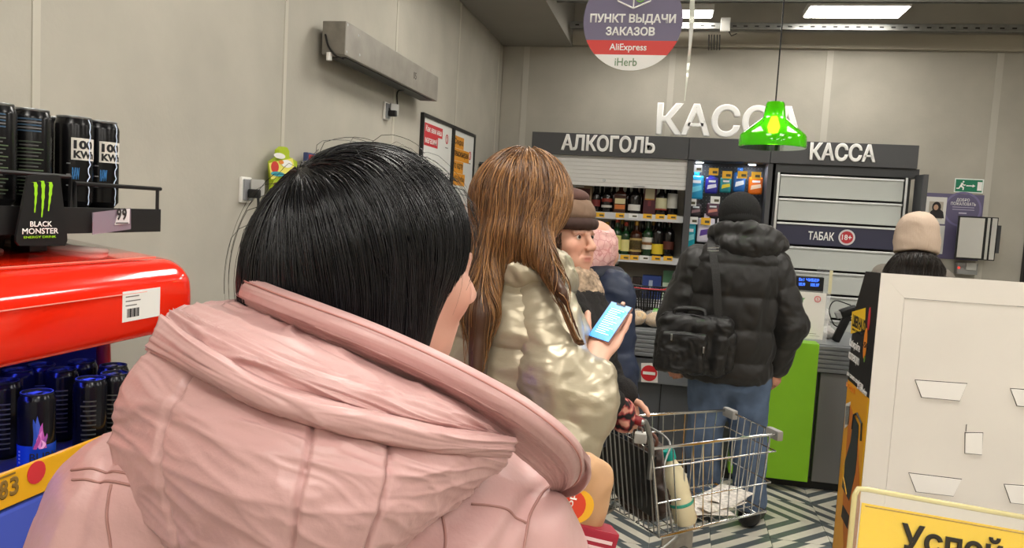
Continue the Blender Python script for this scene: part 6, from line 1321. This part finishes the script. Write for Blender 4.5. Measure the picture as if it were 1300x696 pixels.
for pts in ([(92, 598), (150, 602), (222, 616)], [(95, 611), (150, 615), (226, 630)], [(205, 470), (203, 540), (214, 615)], [(146, 618), (136, 660), (140, 720)], [(232, 632), (226, 670), (210, 730)], [(660, 720), (672, 660), (690, 625), (712, 605)], [(598, 640), (640, 650), (668, 664)], [(560, 640), (566, 680), (560, 730)]):
    q = on_surf(F, cat_rom(pts, 24)); q = q[np.abs(F.ev(q)) < .003]; q = q + F.grad(q) * (seamdisp(q) + .0004)[:, None]
    if len(q) > 3: part('seam', MB().tube(cat_rom(q, 50), .0014, 5), M_seam, root, True)
def rows(*rs): return [[PK(*p) for p in row] for row in rs]
def wr(A, sc, seed, seams=(), sa=.004, sw=.012, fs=1.0):
    def fn(uu, vv, G):
        uv = np.stack([uu, vv], 1); wq = fbm(np.stack([uu * 3, vv * 3, uu * 0 + seed], 1), 2, seed + 5); d = A * .7 * fbm(G * sc * .5, 2, seed + 1)
        for q, (fu, fv, sl) in enumerate(((7, 2.6, .8), (11, 3.5, -.7), (5, 7, .3))):
            nz = fbm(np.stack([uu * fu * fs + sl * vv * 4 * fs + wq * 1.2, vv * fv * fs + wq, uu * 0 + q * 7.3 + seed], 1), 2, seed + q); d = d + A * (.55 - 1.1 * np.minimum(np.abs(nz) * 2.2, 1) ** .6) * (.75, .6, .45)[q]
        for s in seams: d = d - sa * np.exp(-(seg_dist(uv, s) / sw) ** 2)
        return d
    return fn
# lower pouch of the hood
sheet('hood_pouch', rows([(196, 432, .69), (250, 458, .655), (330, 500, .625), (420, 528, .61), (500, 548, .62), (580, 562, .65), (652, 572, .70)],
                         [(160, 478, .69), (225, 510, .635), (325, 555, .595), (420, 580, .585), (505, 590, .60), (580, 598, .64), (640, 596, .705)],
                         [(140, 545, .70), (205, 580, .63), (315, 620, .58), (415, 640, .575), (500, 640, .595), (560, 640, .64), (600, 628, .705)],
                         [(148, 610, .71), (210, 650, .64), (315, 690, .59), (410, 705, .585), (480, 700, .60), (525, 685, .64), (560, 662, .705)],
                         [(175, 672, .72), (235, 720, .66), (320, 755, .62), (400, 762, .615), (455, 750, .63), (490, 725, .66), (515, 695, .71)],
                         [(215, 730, .73), (265, 765, .70), (330, 790, .67), (395, 795, .665), (435, 785, .675), (460, 760, .69), (478, 725, .72)]),
      M_pink, root, 110, 150, .008, wr(.0034, 20, 3, [[(0, .46), (.3, .44), (.7, .42), (1, .42)], [(0, .66), (.5, .63), (1, .6)], [(0, .16), (.3, .14), (1, .2)]], .007, .006))
# folded band above it
sheet('hood_band', rows([(204, 398, .715), (258, 434, .655), (340, 478, .63), (428, 508, .618), (508, 529, .63), (584, 545, .665), (652, 556, .72)],
                        [(200, 406, .70), (254, 440, .628), (336, 486, .60), (425, 516, .59), (507, 536, .602), (584, 552, .64), (656, 559, .705)],
                        [(192, 424, .69), (248, 458, .622), (332, 503, .594), (421, 533, .584), (505, 551, .598), (583, 564, .636), (654, 570, .70)],
                        [(185, 440, .695), (243, 474, .63), (329, 518, .60), (418, 547, .59), (502, 563, .604), (582, 574, .64), (650, 580, .703)],
                        [(188, 446, .71), (246, 479, .655), (331, 522, .625), (419, 550, .612), (502, 566, .625), (582, 577, .656), (648, 582, .712)]),
      M_pink, root, 50, 150, .006, wr(.0022, 22, 8, fs=.45))
# upper hood fabric between collar and band
sheet('hood_upper', rows([(303, 380, .80), (362, 406, .75), (428, 436, .725), (498, 466, .71), (568, 500, .712), (628, 534, .73), (668, 562, .755)],
                         [(262, 384, .765), (330, 414, .69), (405, 446, .66), (480, 476, .65), (555, 507, .665), (615, 537, .70), (655, 561, .74)],
                         [(226, 388, .74), (292, 430, .65), (372, 464, .62), (453, 493, .612), (533, 520, .632), (600, 543, .68), (648, 562, .73)],
                         [(209, 402, .72), (268, 448, .645), (352, 488, .615), (438, 516, .606), (520, 536, .622), (592, 553, .67), (645, 566, .725)],
                         [(204, 428, .72), (258, 464, .67), (342, 506, .64), (430, 532, .63), (512, 548, .64), (588, 562, .68), (643, 572, .73)]),
      M_pink, root, 80, 150, .006, wr(.0058, 17, 12, fs=.55))
# left fold tucked under the collar
sheet('hood_fold', rows([(300, 380, .83), (262, 382, .80), (230, 386, .77), (208, 400, .74), (198, 424, .72)], [(304, 392, .80), (266, 392, .775), (238, 398, .75), (214, 414, .72), (202, 436, .705)], [(300, 410, .78), (268, 412, .76), (244, 420, .74), (226, 434, .72), (214, 446, .71)]), M_pink, root, 30, 40, .006, wr(.003, 20, 4))
# hood rim standing around the neck: outer face, inner lining
topc = [(330, 338, .93), (308, 349, .82), (340, 364, .755), (400, 386, .72), (465, 410, .705), (535, 440, .70), (605, 474, .695), (665, 508, .70), (712, 543, .715), (737, 572, .74), (741, 598, .775), (729, 616, .81), (705, 622, .86)]
inn = [(325, 352, .93), (300, 371, .82), (332, 388, .745), (392, 412, .71), (456, 437, .695), (524, 467, .69), (590, 500, .688), (646, 532, .695), (690, 564, .712), (714, 588, .74), (722, 606, .77), (716, 622, .80), (700, 632, .85)]
low = [(322, 372, .92), (300, 392, .83), (330, 410, .77), (388, 436, .735), (450, 462, .72), (514, 492, .725), (574, 522, .725), (622, 552, .735), (658, 580, .75), (682, 600, .77), (696, 614, .79), (700, 628, .81), (692, 640, .84)]
mid2 = lambda A, B, k, dd: [(a[0] + (b[0] - a[0]) * k, a[1] + (b[1] - a[1]) * k, a[2] + (b[2] - a[2]) * k + dd) for a, b in zip(A, B)]
back = [(a[0] + 3, a[1] - 3, a[2] + .012) for a in topc]; back2 = [(a[0] + 4, a[1] + 12, a[2] + .022) for a in topc]
sheet('hood_rim', rows(back2, back, topc, mid2(topc, inn, .3, -.007), mid2(topc, inn, .6, -.007), inn), M_pink, root, 44, 200, .004, wr(.0004, 24, 5, [[(.5, 0), (.5, 1)]], .0015, .03))
sheet('hood_lining', rows(inn, mid2(inn, low, .25, .004), mid2(inn, low, .6, .006), low), M_pink, root, 40, 180, .004, wr(.0018, 17, 9))
part('rim_stitching', MB().tube(cat_rom([PK(p[0], p[1], p[2] - .0075) for p in mid2(topc, inn, .17, 0)], 160), .0009, 5), mat('pink_thread', 'B98078', .7), root, True)
# hair
H = Field(); H.ell(D(470, 298, .87), (.108, .108, .099), np.array(fr), .03); H.ell(D(475, 325, .86), (.078, .08, .1), None, .03); H.ell(D(398, 365, .85), (.076, .08, .095), None, .05); H.ell(D(462, 415, .84), (.07, .06, .085), None, .03); H.ell(D(534, 318, .89), (.04, .07, .06), None, .03)
M_bb = mat('black_hair_base', '0D0D0F', .38); M_bs = mat('black_hair_strand', '15151A', .27, vcol=True, spec=.65)
soft('hair_mass', H, M_bb, root, .006, 2, lambda V: np.full(len(V), -.0015))
n = 10500; cr_ = shoot(H, hd, np.array([unit(D(395, 232, .82) - hd)]), .2)[0]; v = rng.normal(size=(n, 3)); v[:, 2] = v[:, 2] * .9 + .15; v /= np.linalg.norm(v, axis=1)[:, None]
k = (v @ fw < .55); v = v[k]; rt = shoot(H, D(452, 310, .87), v, .22)
rgt = cdir(1, 0, .1)
def flow_p(P, s):
    d = P - cr_; dist = np.linalg.norm(d, axis=1)[:, None]; w_ = np.clip(1 - dist / .17, 0, 1); side = np.clip(((P - hd) @ rgt)[:, None] / .1, -1, 1)
    return d / (dist + .01) * w_ * 1.3 + np.array((0, 0, -1.)) * (1.1 - .8 * w_) + rgt * .25 * w_ + rgt * np.where(side > .3, .12, 0)
strands('hair', H, rt, flow_p, M_bs, root, (.10, .24), .011, .00065, ('060607', '232328'), off=(-.002, .0025), wob=.3, seed=21)
# stray hairs lifting off the crown
v = rng.normal(size=(140, 3)); v[:, 2] = np.abs(v[:, 2]) + .2; v /= np.linalg.norm(v, axis=1)[:, None]
strands('stray_hair', H, shoot(H, D(452, 300, .87), v, .22), flow_p, M_bs, root, (.05, .16), .012, .00035, ('101012', '2A2A2E'), off=(.004, .016), wob=2.2, seed=22)
legs(root, J, M_trous, (.1, .07, .06), None, .012)
# things she carries in front of her
q = D(728, 650, 1.08); t = thing('kraft_snack_bag', q - (0, 0, .13), 'brown kraft snack bag with round red and yellow logo', 'snack bag')
e1 = cdir(1, -.25, .25); e3 = cdir(.25, 1, 0); e3 = unit(e3 - e1 * (e3 @ e1)); e2 = np.cross(e3, e1)
F = Field(); rbox(F, q - e1 * .025 - e3 * .02, [e1, e2, e3], (.07, .03, .1), .028); soft('pouch', F, mat('kraft_paper', 'C49A72', .6, noise=.12, nscale=14), t, .005, 1, crinkle(.006, 14, 3))
qq = D(728, 642, 1.035); Rl = np.array([e1, e3, np.cross(e1, e3)])
part('logo_yellow', MB().lathe([(0, .0), (.022, 0), (.0225, .0012), (0, .0016)], 24, qq + e1 * .006, Rl), f('EEB52A'), t); part('logo_red', MB().lathe([(0, .0014), (.0205, .0014), (.0205, .0024), (0, .0028)], 24, qq - e1 * .004, Rl), f('D8452A'), t)
text('shop', qq + e1 * .001 - e3 * .019 + np.cross(e1, e3) * .0032, -e3 * -1, -e1, .036, .013, M_whiteL, t, .02)
q = D(735, 690, 1.06); t = thing('crimson_pack', q - (0, 0, .05), 'crimson and white food carton below the kraft snack bag', 'carton')
e1 = cdir(1, -.3, .2); e3 = cdir(.3, 1, 0); e3 = unit(e3 - e1 * (e3 @ e1)); e2 = np.cross(e3, e1)
part('carton', MB().obox(q, [e1, e2, e3], (.045, .02, .03), .004), mat('crimson_card', 'A02338', .45), t); part('white_end', MB().obox(q - e1 * .028 + e3 * .004 - e2 * .0205, [e1, e2, e3], (.015, .0008, .022)), f('DEDAD4'), t)
for k in range(2): part('printed_line', MB().obox(q + e1 * .015 + e3 * (.016 - .01 * k) - e2 * .021, [e1, e2, e3], (.022, .0006, .0022)), f('E6C9CC'), t)
